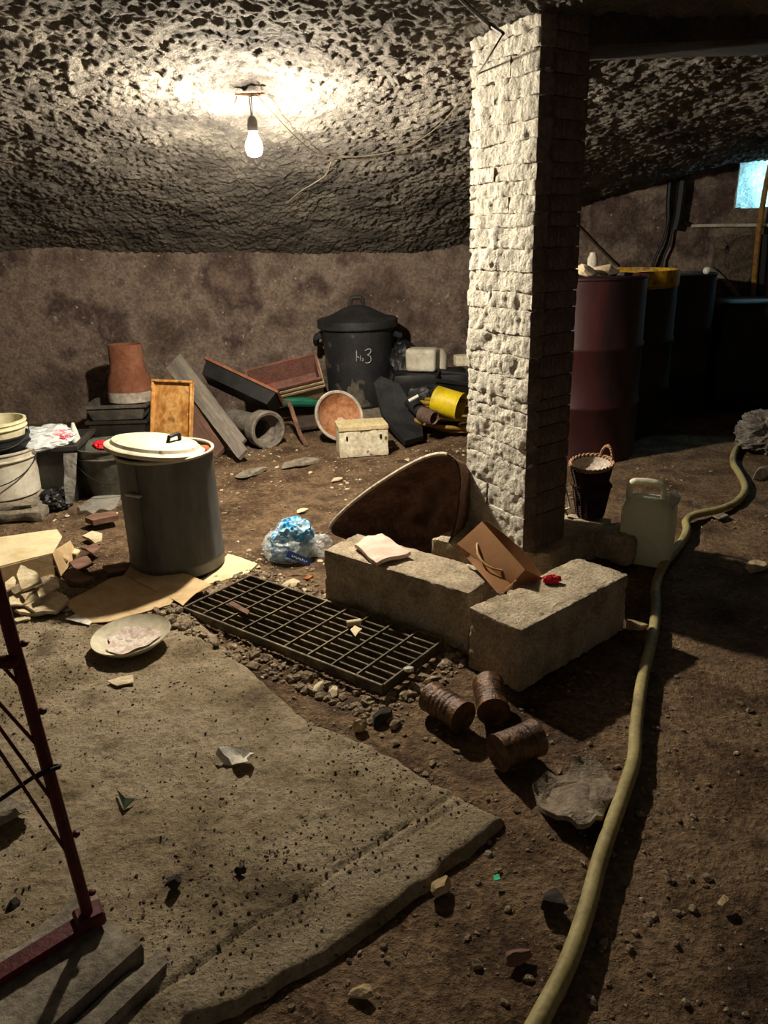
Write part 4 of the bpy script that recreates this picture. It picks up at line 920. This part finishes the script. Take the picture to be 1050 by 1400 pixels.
o = sheet('crumpled_paper', [G(294, 1030, Z + .02), G(306, 1019, Z + .035), G(334, 1021, Z + .03), G(347, 1027, Z + .035), G(340, 1042, Z + .02), G(327, 1046, Z + .012), G(306, 1043, Z + .012)], M_PAPER, .003, .05, 24, 17, cuts=5); tag(o, 'crumpled white paper lying alone in the middle of the slab', 'paper')
# cardboard carton at the far left
def build_carton():
    z = .13; q = [G(-45, 742, z), G(78, 725, z), G(85, 735, z), G(72, 757, z), G(-45, 788, z)]
    t = thing('cardboard_carton', 'flattened pale cardboard carton on the dirt at the left edge', 'carton', (0, 0, 0))
    o = sheet('top_flap', q, M_CARDLT, .006, .004, 5, 11, parent=t)
    a, b_ = G(-45, 788, z), G(70, 757, z)
    sheet('front_side', [a, b_, Vector((b_.x, b_.y - .005, .012)), Vector((a.x, a.y - .005, .012))], M_CARD, .006, .003, 5, 12, parent=t)
    c, d_ = G(78, 750, z), G(86, 734, z)
    sheet('end_side', [b_, c, d_ + Vector((.02, .02, -.03)), d_ + Vector((.04, .03, -.11)), Vector((b_.x + .02, b_.y, .012))], M_CARD, .006, .003, 5, 13, parent=t)
    sheet('end_flap', [G(52, 761, .115), G(72, 755, .12), G(95, 760, .06), G(93, 766, .05), G(66, 777, .05)], M_CARD, .006, .004, 5, 14, parent=t)
build_carton()
scrap('cardboard_flap', 'small pale torn flap beside the carton end', 'scrap', [(90, 757), (97, 750), (110, 754), (105, 759)], .045, M_CARDLT, .008, .004, 6)
PILE = [([(8, 800), (18, 790), (24, 793), (20, 806), (9, 811)], .09, 'greyish'), ([(24, 792), (30, 780), (40, 786), (52, 788), (58, 800), (40, 806), (30, 808)], .09, 'broad creased'), ([(12, 815), (40, 805), (60, 802), (60, 812), (30, 826), (14, 830)], .055, 'ragged'),
        ([(52, 814), (72, 798), (80, 798), (82, 803), (62, 816), (54, 820)], .08, 'narrow rolled'), ([(28, 825), (60, 812), (78, 810), (92, 817), (95, 825), (84, 832), (76, 838), (50, 840)], .03, 'wide pale'), ([(20, 838), (34, 832), (70, 838), (52, 843), (28, 844)], .006, 'low brown'),
        ([(18, 848), (30, 844), (42, 847), (40, 850), (24, 851)], .004, 'thin outlying'), ([(28, 812), (36, 800), (44, 798), (46, 806), (34, 818)], .075, 'small upturned'), ([(84, 832), (96, 824), (108, 826), (104, 832), (90, 836)], .008, 'small flat')]
for i, (q, z, ad) in enumerate(PILE):
    o = scrap('plaster_flake', f'{ad} cream flake in the heap of torn scraps by the red frame', 'flake', q, Z + z * .8, M_SCRAP, .014 if i in (1, 4, 5) else .008, .03, 20 + i, 8, group='torn flakes in the heap by the red frame')
for i, (q, z, ad) in enumerate([([(95, 772), (120, 765), (128, 775), (104, 782)], .02, 'brown'), ([(112, 752), (128, 746), (140, 752), (128, 760)], .03, 'greyish'), ([(85, 790), (100, 780), (130, 792), (110, 800)], .05, 'long dark'), ([(140, 776), (172, 770), (178, 778), (150, 786)], .03, 'pale brown')]):
    scrap('bark_scrap', f'{ad} scrap of board in the shadow behind the cardboard sheet', 'scrap', q, z, M_PLANKB, .012, .02, 40 + i, group='dark scraps behind the cardboard')
scrap('tan_scrap', 'tan broken tile on the dirt behind the carton', 'scrap', [(113, 735), (126, 730), (140, 732), (139, 742), (130, 745), (122, 738)], .02, M_SCRAP, .014, .01, 51)
scrap('plank_scrap', 'short brown board end on the dirt left of the zinc dustbin', 'scrap', [(117, 715), (128, 709), (158, 706), (162, 712), (128, 719)], .03, M_PLANKB, .03, .006, 52)
# plastic bag with blue packaging
def build_bag2():
    c = G(395, 772); c += Vector((0, .1, 0)); t = thing('plastic_bag', 'crumpled clear plastic bag holding blue packaging, on the dirt by the long block', 'plastic bag', c)
    crumple('film', None, None, (0, 0, 0), (.15, .13, .115), M_FILMC, 21, .4, 5, t, 2.0)
    crumple('side_film', None, None, (.15, .03, 0), (.075, .06, .07), M_FILMC, 23, .4, 4, t, 2.0)
    o = crumple('blue_packaging', None, None, (.01, .0, .01), (.115, .105, .125), M_BLUEFILM, 22, .5, 4, t, 2.2); o['label'] = 'blue printed packaging'
    A_, B_ = G(393, 755, .10) - c, G(425, 768, .055) - c; M = axes((A_ + B_) / 2 + Vector((0, -.015, 0)), B_ - A_, (0, -.8, .6)); L = (B_ - A_).length
    s = MB().box((0, 0, 0), (L, .034, .002)).build('label_strip', M_NAVY, t); s.matrix_local = M; s['label'] = 'navy strip with pale lettering'
    k = MB()
    for i in range(8): x = -L * .28 + i * L * .085; h_ = .012 if i in (5,) else .008; k.box((x, -.002 + (h_ - .008) / 2, .0016), (.0028, h_, .001)).box((x + .004, -.002 + (.003 if i % 2 else -.003), .0016), (.005, .002, .001))
    k.build('lettering', M_PAPER, s)
build_bag2()
# bits on the grate
gz = .012 + .036
g1_, g2_ = G(474, 853, gz + .012), G(493, 850, gz + .012); t = thing('paper_roll', 'short cream paper roll lying on the drain grate', 'paper roll'); d = g2_ - g1_; t.matrix_world = axes(g1_, d.cross(Vector((0, 0, 1))), d)
MB().lathe([(.008, 0), (.013, 0), (.013, d.length), (.008, d.length), (.008, 0)], 16).build('roll', M_CARDLT, t)
scrap('paper_shred', 'cream torn shred beside the paper roll on the grate', 'scrap', [(479, 864), (485, 858), (495, 862), (490, 867), (486, 873)], gz + .006, M_CARDLT, .004, .01, 61)
o = crumple('plastic_tag', 'small milky plastic tag at the near corner of the grate', 'tag', G(559, 917, gz + .0), (.022, .016, .010), M_DIRTYW, 33, .4, 3)
o = sheet('bark_strip', [G(312, 827, gz + .004), G(318, 823, gz + .01), G(343, 838, gz + .012), G(340, 843, gz + .004)], M_PLANKB, .006, .012, 12, 8); tag(o, 'curled brown strip on the far end of the grate', 'strip')

# torn cement sheet beside the hose
q = [(728, 1078), (748, 1066), (772, 1062), (790, 1045), (806, 1038), (824, 1048), (842, 1078), (843, 1092), (828, 1108), (822, 1125), (806, 1138), (788, 1140), (772, 1128), (750, 1118), (738, 1100)]
o = sheet('cement_sheet', [G(*p, z=.014) for p in q], mat('cement_crust', ['#6e6151', '#857766', '#9a8c79'], scale=6, rough=.95, bump=.9, bscale=45, fine=.3, bdist=.015), .016, .05, 10, 71, cuts=5); tag(o, 'torn lumpy sheet of old cement on the dirt beside the hose', 'cement')

# ------------------------------------------------------------------ red frame and kerb stones in the lower left corner
KZ = .085
ka, kb = G(197, 1288, KZ), G(-60, 1520, KZ); kd = (kb - ka).normalized(); kn = Vector((kd.y, -kd.x, 0))
if kn.y < 0: kn = -kn
k1 = rough_box('kerb_stone', (1.6, .24, KZ - .02), M_STONE, res=.016, amp=.004, nscale=30, rnd_c=.01, seed=61, chips=.03); place(k1, ka + kd * .8 + kn * .12 + Vector((0, 0, -KZ + .02)), math.atan2(kd.y, kd.x)); tag(k1, 'long low concrete kerb the red frame stands on', 'kerb')
K2 = .055
ka2 = G(248, 1312, K2); k2 = rough_box('kerb_stone.001', (1.6, .06, .075), M_STONE, res=.016, amp=.004, nscale=30, rnd_c=.01, seed=62, chips=.03); place(k2, ka2 + kd * .8 + kn * .045 + Vector((0, 0, -.072)), math.atan2(kd.y, kd.x)); tag(k2, 'narrow lower concrete kerb in the bottom left corner', 'kerb')
def build_frame():
    P0 = G(124, 1263, KZ + .003); P1 = G(-36, 1362, KZ + .003); fd = (P1 - P0).normalized(); up = Vector((0, 0, 1)); n = fd.cross(up)
    cp = Vector((0, 0, EYE))
    def on(px, py): r = Vector(_ray(px, py)); return cp + r * ((P0 - cp).dot(n) / r.dot(n))
    top = on(-15, 760)
    t = thing('red_metal_frame', 'dark red painted steel frame with slanted rods, standing at the left edge', 'frame', P0)
    L = lambda v: v - P0
    M = axes((0, 0, 0), up, n).to_3x3()
    MB().tube([L(P0), L(top)], .0125, 10).build('post', M_REDFRAME, t)
    MB().box(L((P0 + P1) / 2) + Vector((0, 0, .012)), ((P1 - P0).length, .045, .02), Matrix.Rotation(math.atan2(fd.y, fd.x), 3, 'Z'), bev=.003).build('foot_bar', M_REDFRAME, t)
    MB().box((0.0, 0, .02), (.06, .055, .035), Matrix.Rotation(.6, 3, 'Z'), bev=.006).build('foot_bracket', M_REDFRAME, t)
    for a, b_ in (((-20, 884), (37, 948)), ((-20, 940), (59, 1028)), ((-20, 968), (80, 1106)), ((-20, 998), (101, 1180))):
        MB().tube([L(on(*a)), L(on(*b_))], .0036, 6).build('slanted_rod', M_REDFRAME, t)
    for py in (880, 972, 1140, 1220): 
        x = 0 + (py - 790) / (1265 - 790) * 130 + 2; v, f = rock_mesh((.009, .009, .007), py, 1, .2); o = MB().add(v.tolist(), f).build('weld', M_REDFRAME, t); o.location = L(on(x + 6, py))
    MB().tube([L(on(-20, 1115)) + n * .016, L(on(50, 1068)) + n * .017, L(on(76, 1052)) + n * .014, L(on(82, 1047)), L(on(76, 1044)) - n * .016, L(on(60, 1050)) - n * .016, L(on(44, 1058)) - n * .016], .0045, 7).build('tie_wire', MATS['black_cable'], t)
    k, f = rock_mesh((.022, .016, .014), 3, 2, .15); o = MB().add(k.tolist(), f).build('red_knob', M_REDFRAME, t); o.location = L(on(9, 905))
build_frame()
o = rock('grey_stone', (.09, .07, .06), M_STONE, G(2, 1120, Z), 0, 5); tag(o, 'grey rounded stone at the left edge behind the red frame rods', 'stone')

# ------------------------------------------------------------------ drums and the right wall
def drum(name, label, c, r, H, m, ribs=(.33, .66), seed=0, top=None):
    t = thing(name, label, 'drum', c)
    pr = [(0, .01), (r * .97, .01), (r * 1.01, 0), (r * 1.01, .012), (r, .02)]
    for f in ribs: pr += [(r, H * f - .025), (r * 1.025, H * f - .01), (r * 1.025, H * f + .01), (r, H * f + .025)]
    pr += [(r, H - .06), (r * .995, H - .02)]
    MB().lathe(pr, 56).build('body', m, t)
    MB().lathe([(r * .995, H - .02), (r * 1.015, H - .012), (r * 1.015, H), (r * .985, H), (r * .975, H - .02), (0, H - .018)], 56).build('top', top or m, t)
    return t
M_REDDRUM = mat('faded_red_drum', ['#260c0d', '#351213', '#141011'], scale=3, rough=.5, bump=.1, fine=.2, spec=.4, stretch=(1, 1, .3))
M_BLKDRUM = mat('black_drum', ['#0c0b0a', '#14120f', '#1c1814'], scale=4, rough=.6, bump=.1, spec=.3)
M_YELBAND = mat('oily_yellow', ['#8a6312', '#b08a1c', '#5a4210'], scale=9, rough=.6, bump=.1)
dc = Vector((1.41, 5.36, 0)); DH = hz(815, 376, 5.36)
drum('oil_drum', 'faded dark red oil drum behind the pillar with plaster rubble on top', dc, .385, DH, M_REDDRUM, ribs=(.31, .63))
dy = Vector((D(856, 400, 6.0).x, 6.02, 0)); DHy = hz(870, 372, 5.65)
dr = drum('oil_drum.001', 'black oil drum with an oily yellow top band, second from the pillar', dy, .37, DHy - .1, M_BLKDRUM, ribs=(.31, .63))
MB().lathe([(.373, DHy - .12), (.378, DHy - .1), (.378, DHy), (.36, DHy), (.36, DHy - .05), (0, DHy - .06)], 56).build('band', M_YELBAND, dr)['label'] = 'oily yellow band'
db = Vector((D(920, 400, 6.5).x, 6.52, 0)); DHb = hz(945, 376, 6.2)
drum('oil_drum.002', 'tall black drum with a white bung, third from the pillar', db, .33, DHb, M_BLKDRUM, ribs=(.31, .63))
v, f = rock_mesh((.03, .03, .03), 5, 1, .1); o = MB().add(v.tolist(), f).build('bung', M_STICK); o.location = Vector((db.x + .2, db.y - .16, DHb + .02)); tag(o, 'small white bung on top of the third drum', 'bung')
o = rough_box('black_tank', (.55, .5, hz(1000, 412, 6.35)), M_BLKDRUM, res=.04, amp=.004, rnd_c=.09, seed=71); place(o, (D(988, 450, 6.6).x + .17, 6.62, 0), -.1); tag(o, 'low black tank with rounded corners at the end of the drum row', 'tank')
for i, (px, py, s, m_, lb_) in enumerate([(800, 370, (.09, .07, .05), M_SCRAP, 'pale broken plaster lump beside the pillar on the red drum'), (822, 371, (.12, .06, .045), M_SCRAP, 'long pale plaster lump on the red drum'), (838, 374, (.05, .05, .03), M_DARKSTONE, 'dark lump at the right of the plaster on the red drum')]):
    p = D(px, py, 5.15 + .1 * (i % 2)); o = rock('plaster_lump', s, m_, (p.x, p.y, DH), .3 * i, 80 + i, sink=0); tag(o, lb_, 'lump')
p = D(812, 365, 5.3); t = thing('plastic_bottle', 'small pale bottle standing among the plaster on the red drum', 'bottle', (p.x, 5.34, DH)); zz = hz(812, 345, 5.34) - DH
MB().lathe([(0, 0), (.034, 0), (.034, zz * .75), (.024, zz * .88), (.02, zz), (0, zz)], 18).build('body', M_PALE, t)
# wall furniture
def W(px, py, off=.04):
    y = 7.0
    for _ in range(4): p = D(px, py, y); y = float(ywall(p.x)) - off
    return D(px, py, y)
def wtube(name, label, cat, pts, r, m, off=.05, seg=8):
    o = MB().tube(smooth_path([W(*p, off=off) for p in pts], 5), r, seg).build(name, m); return tag(o, label, cat)
M_BLKPIPE = mat('black_pipe', ['#0f0f10', '#19191a'], rough=.5, bump=.1)
wtube('wall_pipe', 'thick black pipe coming down from the rock to a knot of cables', 'pipe', [(934, 238), (930, 270), (926, 300), (922, 314)], .042, M_BLKPIPE, .07)
wtube('wall_pipe.001', 'thin black pipe beside the thick black pipe on the wall', 'pipe', [(916, 244), (914, 275), (914, 300)], .022, M_BLKPIPE, .06)
wtube('wall_cable', 'left black cable curving down the wall to the yellow banded drum', 'cable', [(914, 298), (908, 325), (897, 350), (891, 368)], .013, M_BLKPIPE)
wtube('wall_cable.001', 'right black cable hanging straighter to the yellow banded drum', 'cable', [(920, 310), (914, 335), (907, 352), (904, 366)], .011, M_BLKPIPE)
wtube('wall_cable.002', 'short black cable joining the black pipe to the white conduit', 'cable', [(926, 300), (934, 303), (944, 309)], .015, M_BLKPIPE)
wtube('wall_conduit', 'thin whitish conduit running level along the right wall', 'conduit', [(944, 309), (990, 308), (1050, 308), (1090, 308)], .014, M_DIRTYW)
wtube('standing_pipe', 'tall ochre pipe standing against the right wall', 'pipe', [(1062, 190), (1048, 250), (1039, 305), (1034, 350), (1028, 420), (1025, 445), (1020, 480), (1013, 520), (1019, 568)], .024, mat('ochre_pipe', ['#6e4d1f', '#8a6429', '#5c431f'], scale=8, rough=.5, bump=.1), .1)
wtube('black_tube', 'black tube beside the ochre pipe on the right wall', 'pipe', [(1046, 320), (1040, 400), (1034, 470), (1028, 530), (1032, 575)], .045, M_BLKPIPE, .07)  # dark tube running down beside the ochre pipe
wtube('slanting_pipe', 'grey pipe slanting down the wall to the ochre pipe', 'pipe', [(969, 367), (980, 374), (1002, 396), (1025, 424)], .022, M_PIPEGREY, .07)
wtube('stub_pipe', 'short grey pipe end right of the ochre pipe', 'pipe', [(1035, 427), (1045, 432), (1070, 436)], .018, M_PIPEGREY, .07)
wtube('wall_wire', 'thin brown wire slanting down the wall from behind the pillar', 'wire', [(780, 300), (797, 316), (820, 340), (842, 362)], .009, mat('brown_wire', ['#3d2a20', '#4a352a'], bump=0))
def patch(name, px, m, th, amp, ns, seed):
    o = sheet(name, [W(*p, off=.0) for p in px], m, th, amp, ns, seed, cuts=5); o['kind'] = 'structure'; return o

patch('wall_rough_patch', [(978, 325), (1000, 320), (1040, 322), (1038, 420), (1020, 425), (990, 395), (972, 366)], mat('bare_rubble', ['#4d4238', '#655748', '#3e342c'], scale=9, rough=.95, bump=1, bscale=35, bdist=.03), .03, .05, 16, 92)
# stones on the right
o = crumple('layered_rock', None, None, G(1048, 612), (.27, .2, .17), mat('layered_grey_rock', ['#6b645d', '#8a8279', '#a39b90'], scale=7, rough=.95, bump=1, bscale=30, bdist=.03, stretch=(.6, .6, 2.4)), 91, .8, 5, None, 2.6); tag(o, 'large layered grey rock at the right edge by the hose end', 'rock')
for px, py, s, m_, lb_, cat in [(1043, 655, (.1, .06, .06), M_STONE, 'grey stone at the right edge below the layered rock', 'stone'), (870, 860, (.06, .035, .025), M_TANSTONE, 'pale flat stone between the concrete block and the hose', 'stone'), (985, 709, (.06, .04, .015), M_STONE, 'flat grey chip beside the bend of the hose', 'stone'),
    (1035, 778, (.09, .05, .02), M_TANSTONE, 'flat tan stone at the right edge in the pillar shadow', 'stone'), (600, 1219, (.035, .027, .022), M_TANSTONE, 'tan stone on the dark dirt just off the slab edge', 'stone'), (330, 1192, (.017, .015, .015), M_DARKSTONE, 'black crumb of coal in the middle of the slab', 'lump'), (240, 1212, (.022, .02, .022), M_DARKSTONE, 'larger black lump of coal near the red frame foot', 'lump'),
    (18, 1240, (.022, .018, .014), M_DARKSTONE, 'black lump by the foot bar of the red frame', 'lump'), (492, 997, (.03, .024, .022), M_TANSTONE, 'tan stone at the near corner of the grate on the slab edge', 'stone'), (522, 984, (.065, .028, .022), M_DARKSTONE, 'long dark clod next to the tan stone by the grate', 'clod'), (437, 940, (.035, .024, .018), M_SCRAP, 'pale plaster lump beside the long side of the grate', 'lump'),
    (457, 949, (.035, .024, .016), M_SCRAP, 'second pale plaster lump toward the near corner of the grate', 'lump'), (755, 1240, (.04, .04, .03), M_DARKSTONE, 'dark clod of dirt left of the hose', 'clod'), (495, 1360, (.03, .024, .012), M_TANSTONE, 'half-buried tan stone at the bottom of the picture', 'stone'), (708, 1310, (.035, .022, .014), M_PLANKB, 'brown chip of wood near the hose at the bottom', 'chip'), (990, 1235, (.022, .018, .012), M_TANSTONE, 'small tan pebble alone on the dirt right of the hose', 'stone'),
    (462, 657, (.05, .03, .018), M_SCRAP, 'pale lump on the dirt below the white box', 'lump'), (415, 700, (.05, .03, .012), M_SCRAP, 'pale lump on the dirt above the plastic bag', 'lump'), (421, 792, (.03, .02, .015), mat('orange_brick', ['#a5602f', '#b87542'], bump=.3), 'orange brick chip below the plastic bag', 'chip'), (400, 800, (.06, .03, .015), M_SCRAP, 'pale flat lump between plastic bag and grate', 'lump'),
    (130, 743, (.03, .02, .02), M_SCRAP, 'pale pebble left of the zinc dustbin by the tan tile', 'stone'), (345, 560 + 88, (.16, .08, .02), M_STONE, 'flat pale stone sunk in the floor below the clay pipe', 'stone'), (415, 635, (.2, .09, .02), M_STONE, 'wide flat stone sunk in the floor left of the white box', 'stone')]:
    zf = Z if (px < 400 and py > 1000) else .0
    o = rock('loose_stone', s, m_, G(px, py, zf), rnd.uniform(0, 1), px, n=3, amp=.45, sink=.3); tag(o, lb_, cat)
o = sheet('green_chip', [G(674, 1198, .012), G(682, 1196, .012), G(684, 1203, .012), G(676, 1205, .012)], mat('glossy_green', ['#1fae7c', '#35d09a'], rough=.15, bump=0, spec=.8), .003, 0, cuts=0); tag(o, 'tiny bright green chip on the dark dirt near the slab tip', 'chip')
o = sheet('glass_shard', [G(160, 1080, Z + .005), G(172, 1092, Z + .012), G(184, 1093, Z + .005), G(170, 1107, Z + .004)], mat('dark_green_glass', ['#22301f', '#2f4029'], rough=.15, bump=0, spec=.7), .004, 0, cuts=0); tag(o, 'dark green glass shard on the slab near the red frame', 'shard')

# ------------------------------------------------------------------ wires on the ceiling
def CE(px, py, off=.025):
    r = Vector(_ray(px, py)); r.normalize(); p = Vector((0, 0, EYE)); s = .5
    while s < 9:
        q = p + r * s
        if q.z > float(ceil_base(q.x, q.y)) - off - .01: return q
        s += .01
    return p + r * 5
M_WIRE = mat('beige_wire', ['#3f3629', '#4f4433'], bump=0)
o = MB().tube(smooth_path([Vector((BULB[0], BULB[1], BULB[2] + .2)), CE(352, 131), CE(360, 140), CE(395, 178), CE(425, 205), CE(450, 214), CE(490, 214), CE(545, 205), CE(590, 180), CE(620, 150), CE(640, 120), D(662, 88, PL.y - .32), D(688, 46, PF.y - .06)], 6), .0032, 6).build('bulb_wire', M_WIRE); tag(o, 'thin wire looping over the ceiling from the bulb to the pillar top', 'wire')
o = MB().tube(smooth_path([CE(452, 222), CE(446, 238), CE(430, 250), CE(410, 262), CE(392, 278)], 5), .0032, 6).build('loose_wire', mat('pale_wire', ['#857b66', '#978c75'], bump=0)); tag(o, 'short pale loose wire end hanging along the rock right of the bulb', 'wire')
o = MB().tube(smooth_path([CE(612, -20), CE(640, 8), CE(668, 32), D(688, 46, PF.y - .05)], 5), .007, 6).build('pillar_cable', MATS['black_cable']); tag(o, 'black cable running over the ceiling to the top of the pillar', 'cable')
t = thing('ceiling_hook', 'small rusty ceiling plate the bulb hangs from', 'hook', (BULB[0], BULB[1], BULB[2] + .205)); MB().box((0, 0, 0), (.14, .03, .01), bev=.003).build('plate', M_RUST, t); MB().tube([(-.06, 0, 0), (-.065, -.01, -.02), (-.075, -.01, -.035)], .003, 5).build('bent_nail', M_RUST, t)

# ------------------------------------------------------------------ gravel and crumbs
def scatter(name, n, m, smin, smax, dens, seed, flat=.7, zoff=None, xr=(-3.6, 3.6), yr=(.8, 6.6)):
    r = np.random.default_rng(seed); base, f = ico(0); f = np.array(f); X = []; k = 0
    pts = []
    while len(pts) < n and k < 60:
        k += 1; x = r.uniform(*xr, n); y = r.uniform(*yr, n); p = np.stack([x, y], -1); keep = r.uniform(0, 1, n) < dens(p); pts += p[keep].tolist()
    pts = np.array(pts[:n]); N_ = len(pts); size = smin * (smax / smin) ** (r.uniform(0, 1, N_) ** 2.6)
    V = base[None] * (1 + r.uniform(-.3, .3, (N_, 12, 1))) * size[:, None, None] * np.stack([r.uniform(.8, 1.4, N_), r.uniform(.7, 1.1, N_), r.uniform(.4, flat, N_)], -1)[:, None, :]
    a = r.uniform(0, 2 * PI, N_); ca, sa = np.cos(a)[:, None], np.sin(a)[:, None]
    x = V[..., 0] * ca - V[..., 1] * sa; y = V[..., 0] * sa + V[..., 1] * ca
    on = sdist(pts, SLAB_W) > .012; z0 = np.where(on, slab_h(pts[:, 0], pts[:, 1]), floor_z(pts[:, 0], pts[:, 1]))
    co = np.stack([x + pts[:, :1], y + pts[:, 1:], V[..., 2] + z0[:, None] + size[:, None] * .25], -1).reshape(-1, 3)
    fs = (f[None] + np.arange(N_)[:, None, None] * 12).reshape(-1, 3)
    me = bpy.data.meshes.new(name); me.from_pydata(co.tolist(), [], fs.tolist()); me.materials.append(m); o = bpy.data.objects.new(name, me); COL.objects.link(o); o['kind'] = 'stuff'; return o
def in_grate(p, mrg=0.0):
    d = p - np.array(GR_C); ca, sa = math.cos(GR_A), math.sin(GR_A); u = np.abs(d[:, 0] * ca + d[:, 1] * sa) - GR_L / 2; v = np.abs(-d[:, 0] * sa + d[:, 1] * ca) - GR_W / 2
    return np.maximum(u, v)
BUSY = [[tuple(G(*q)[:2]) for q in ((446, 824), (640, 893), (700, 850), (490, 790))], [tuple(G(*q)[:2]) for q in ((640, 926), (709, 948), (853, 862), (790, 840))], [tuple((c0 + d_ * 1.02)[:2]) for d_ in (Vector(), e1, e1 + e2, e2)]]
def busy(p):
    r = np.zeros(len(p), bool)
    for q in BUSY: r |= sdist(p, q) > -.01
    return r
def d_floor(p):
    sd = sdist(p, SLAB_W); g = in_grate(p); n = .5 + .5 * fbm(np.column_stack([p * 1.5, p[:, :1] * 0]), 2, 131)
    k = np.where(sd > 0, .0, .25 + .5 * n) * np.clip(1.6 - p[:, 1] * .12, .3, 1); k = np.where((g > 0) & (g < .12), 1, k); k = np.where((sd < 0) & (sd > -.10), 1, k)
    k = np.where((p[:, 0] > .7 + p[:, 1] * .12) & (sd < 0), k * .35, k); return np.where((g < .01) | busy(p), 0, k)
def d_slab(p): sd = sdist(p, SLAB_W); n = .5 + .6 * fbm(np.column_stack([p * 2.2, p[:, :1] * 0]), 3, 132); return np.where(sd > .02, np.clip(n, 0, 1) ** 2, 0)
M_PEB = mat('mixed_pebbles', ['#4a3d30', '#6b5b48', '#8f7e66', '#5a4a3a', '#a3937a'], scale=40, rough=.95, bump=0, fine=.3, detail=2)
M_CRUMB = mat('dark_crumbs', ['#2c241b', '#43372a', '#57493a'], scale=40, rough=.95, bump=0, fine=.3, detail=2)
tag(scatter('gravel', 11000, M_PEB, .0028, .014, d_floor, 5), 'loose pebbles and plaster crumbs over the dirt floor', 'gravel')
tag(scatter('dark_crumbs', 11000, M_CRUMB, .0013, .0052, d_slab, 6, .7, xr=(-2.6, .5), yr=(.8, 3.4)), 'dark dirt crumbs scattered over the concrete slab', 'crumbs')
tag(scatter('rubble', 900, M_PEB, .008, .028, lambda p: np.where((in_grate(p) > .012) & (in_grate(p) < .13), 1, 0), 7, .8, xr=(-1.1, .5), yr=(2.1, 3.4)), 'small broken stones packed around the drain grate', 'rubble')
tag(scatter('pale_chips', 420, M_SCRAP, .005, .018, lambda p: np.where((sdist(p, SLAB_W) < -.03) & (in_grate(p) > .05) & ~busy(p), np.clip(.35 + fbm(np.column_stack([p * 2, p[:, :1] * 0]), 2, 140), 0, 1), 0), 9, .6, xr=(-2.2, .9), yr=(2.9, 5.6)), 'pale plaster chips strewn over the dirt at the back', 'chips')
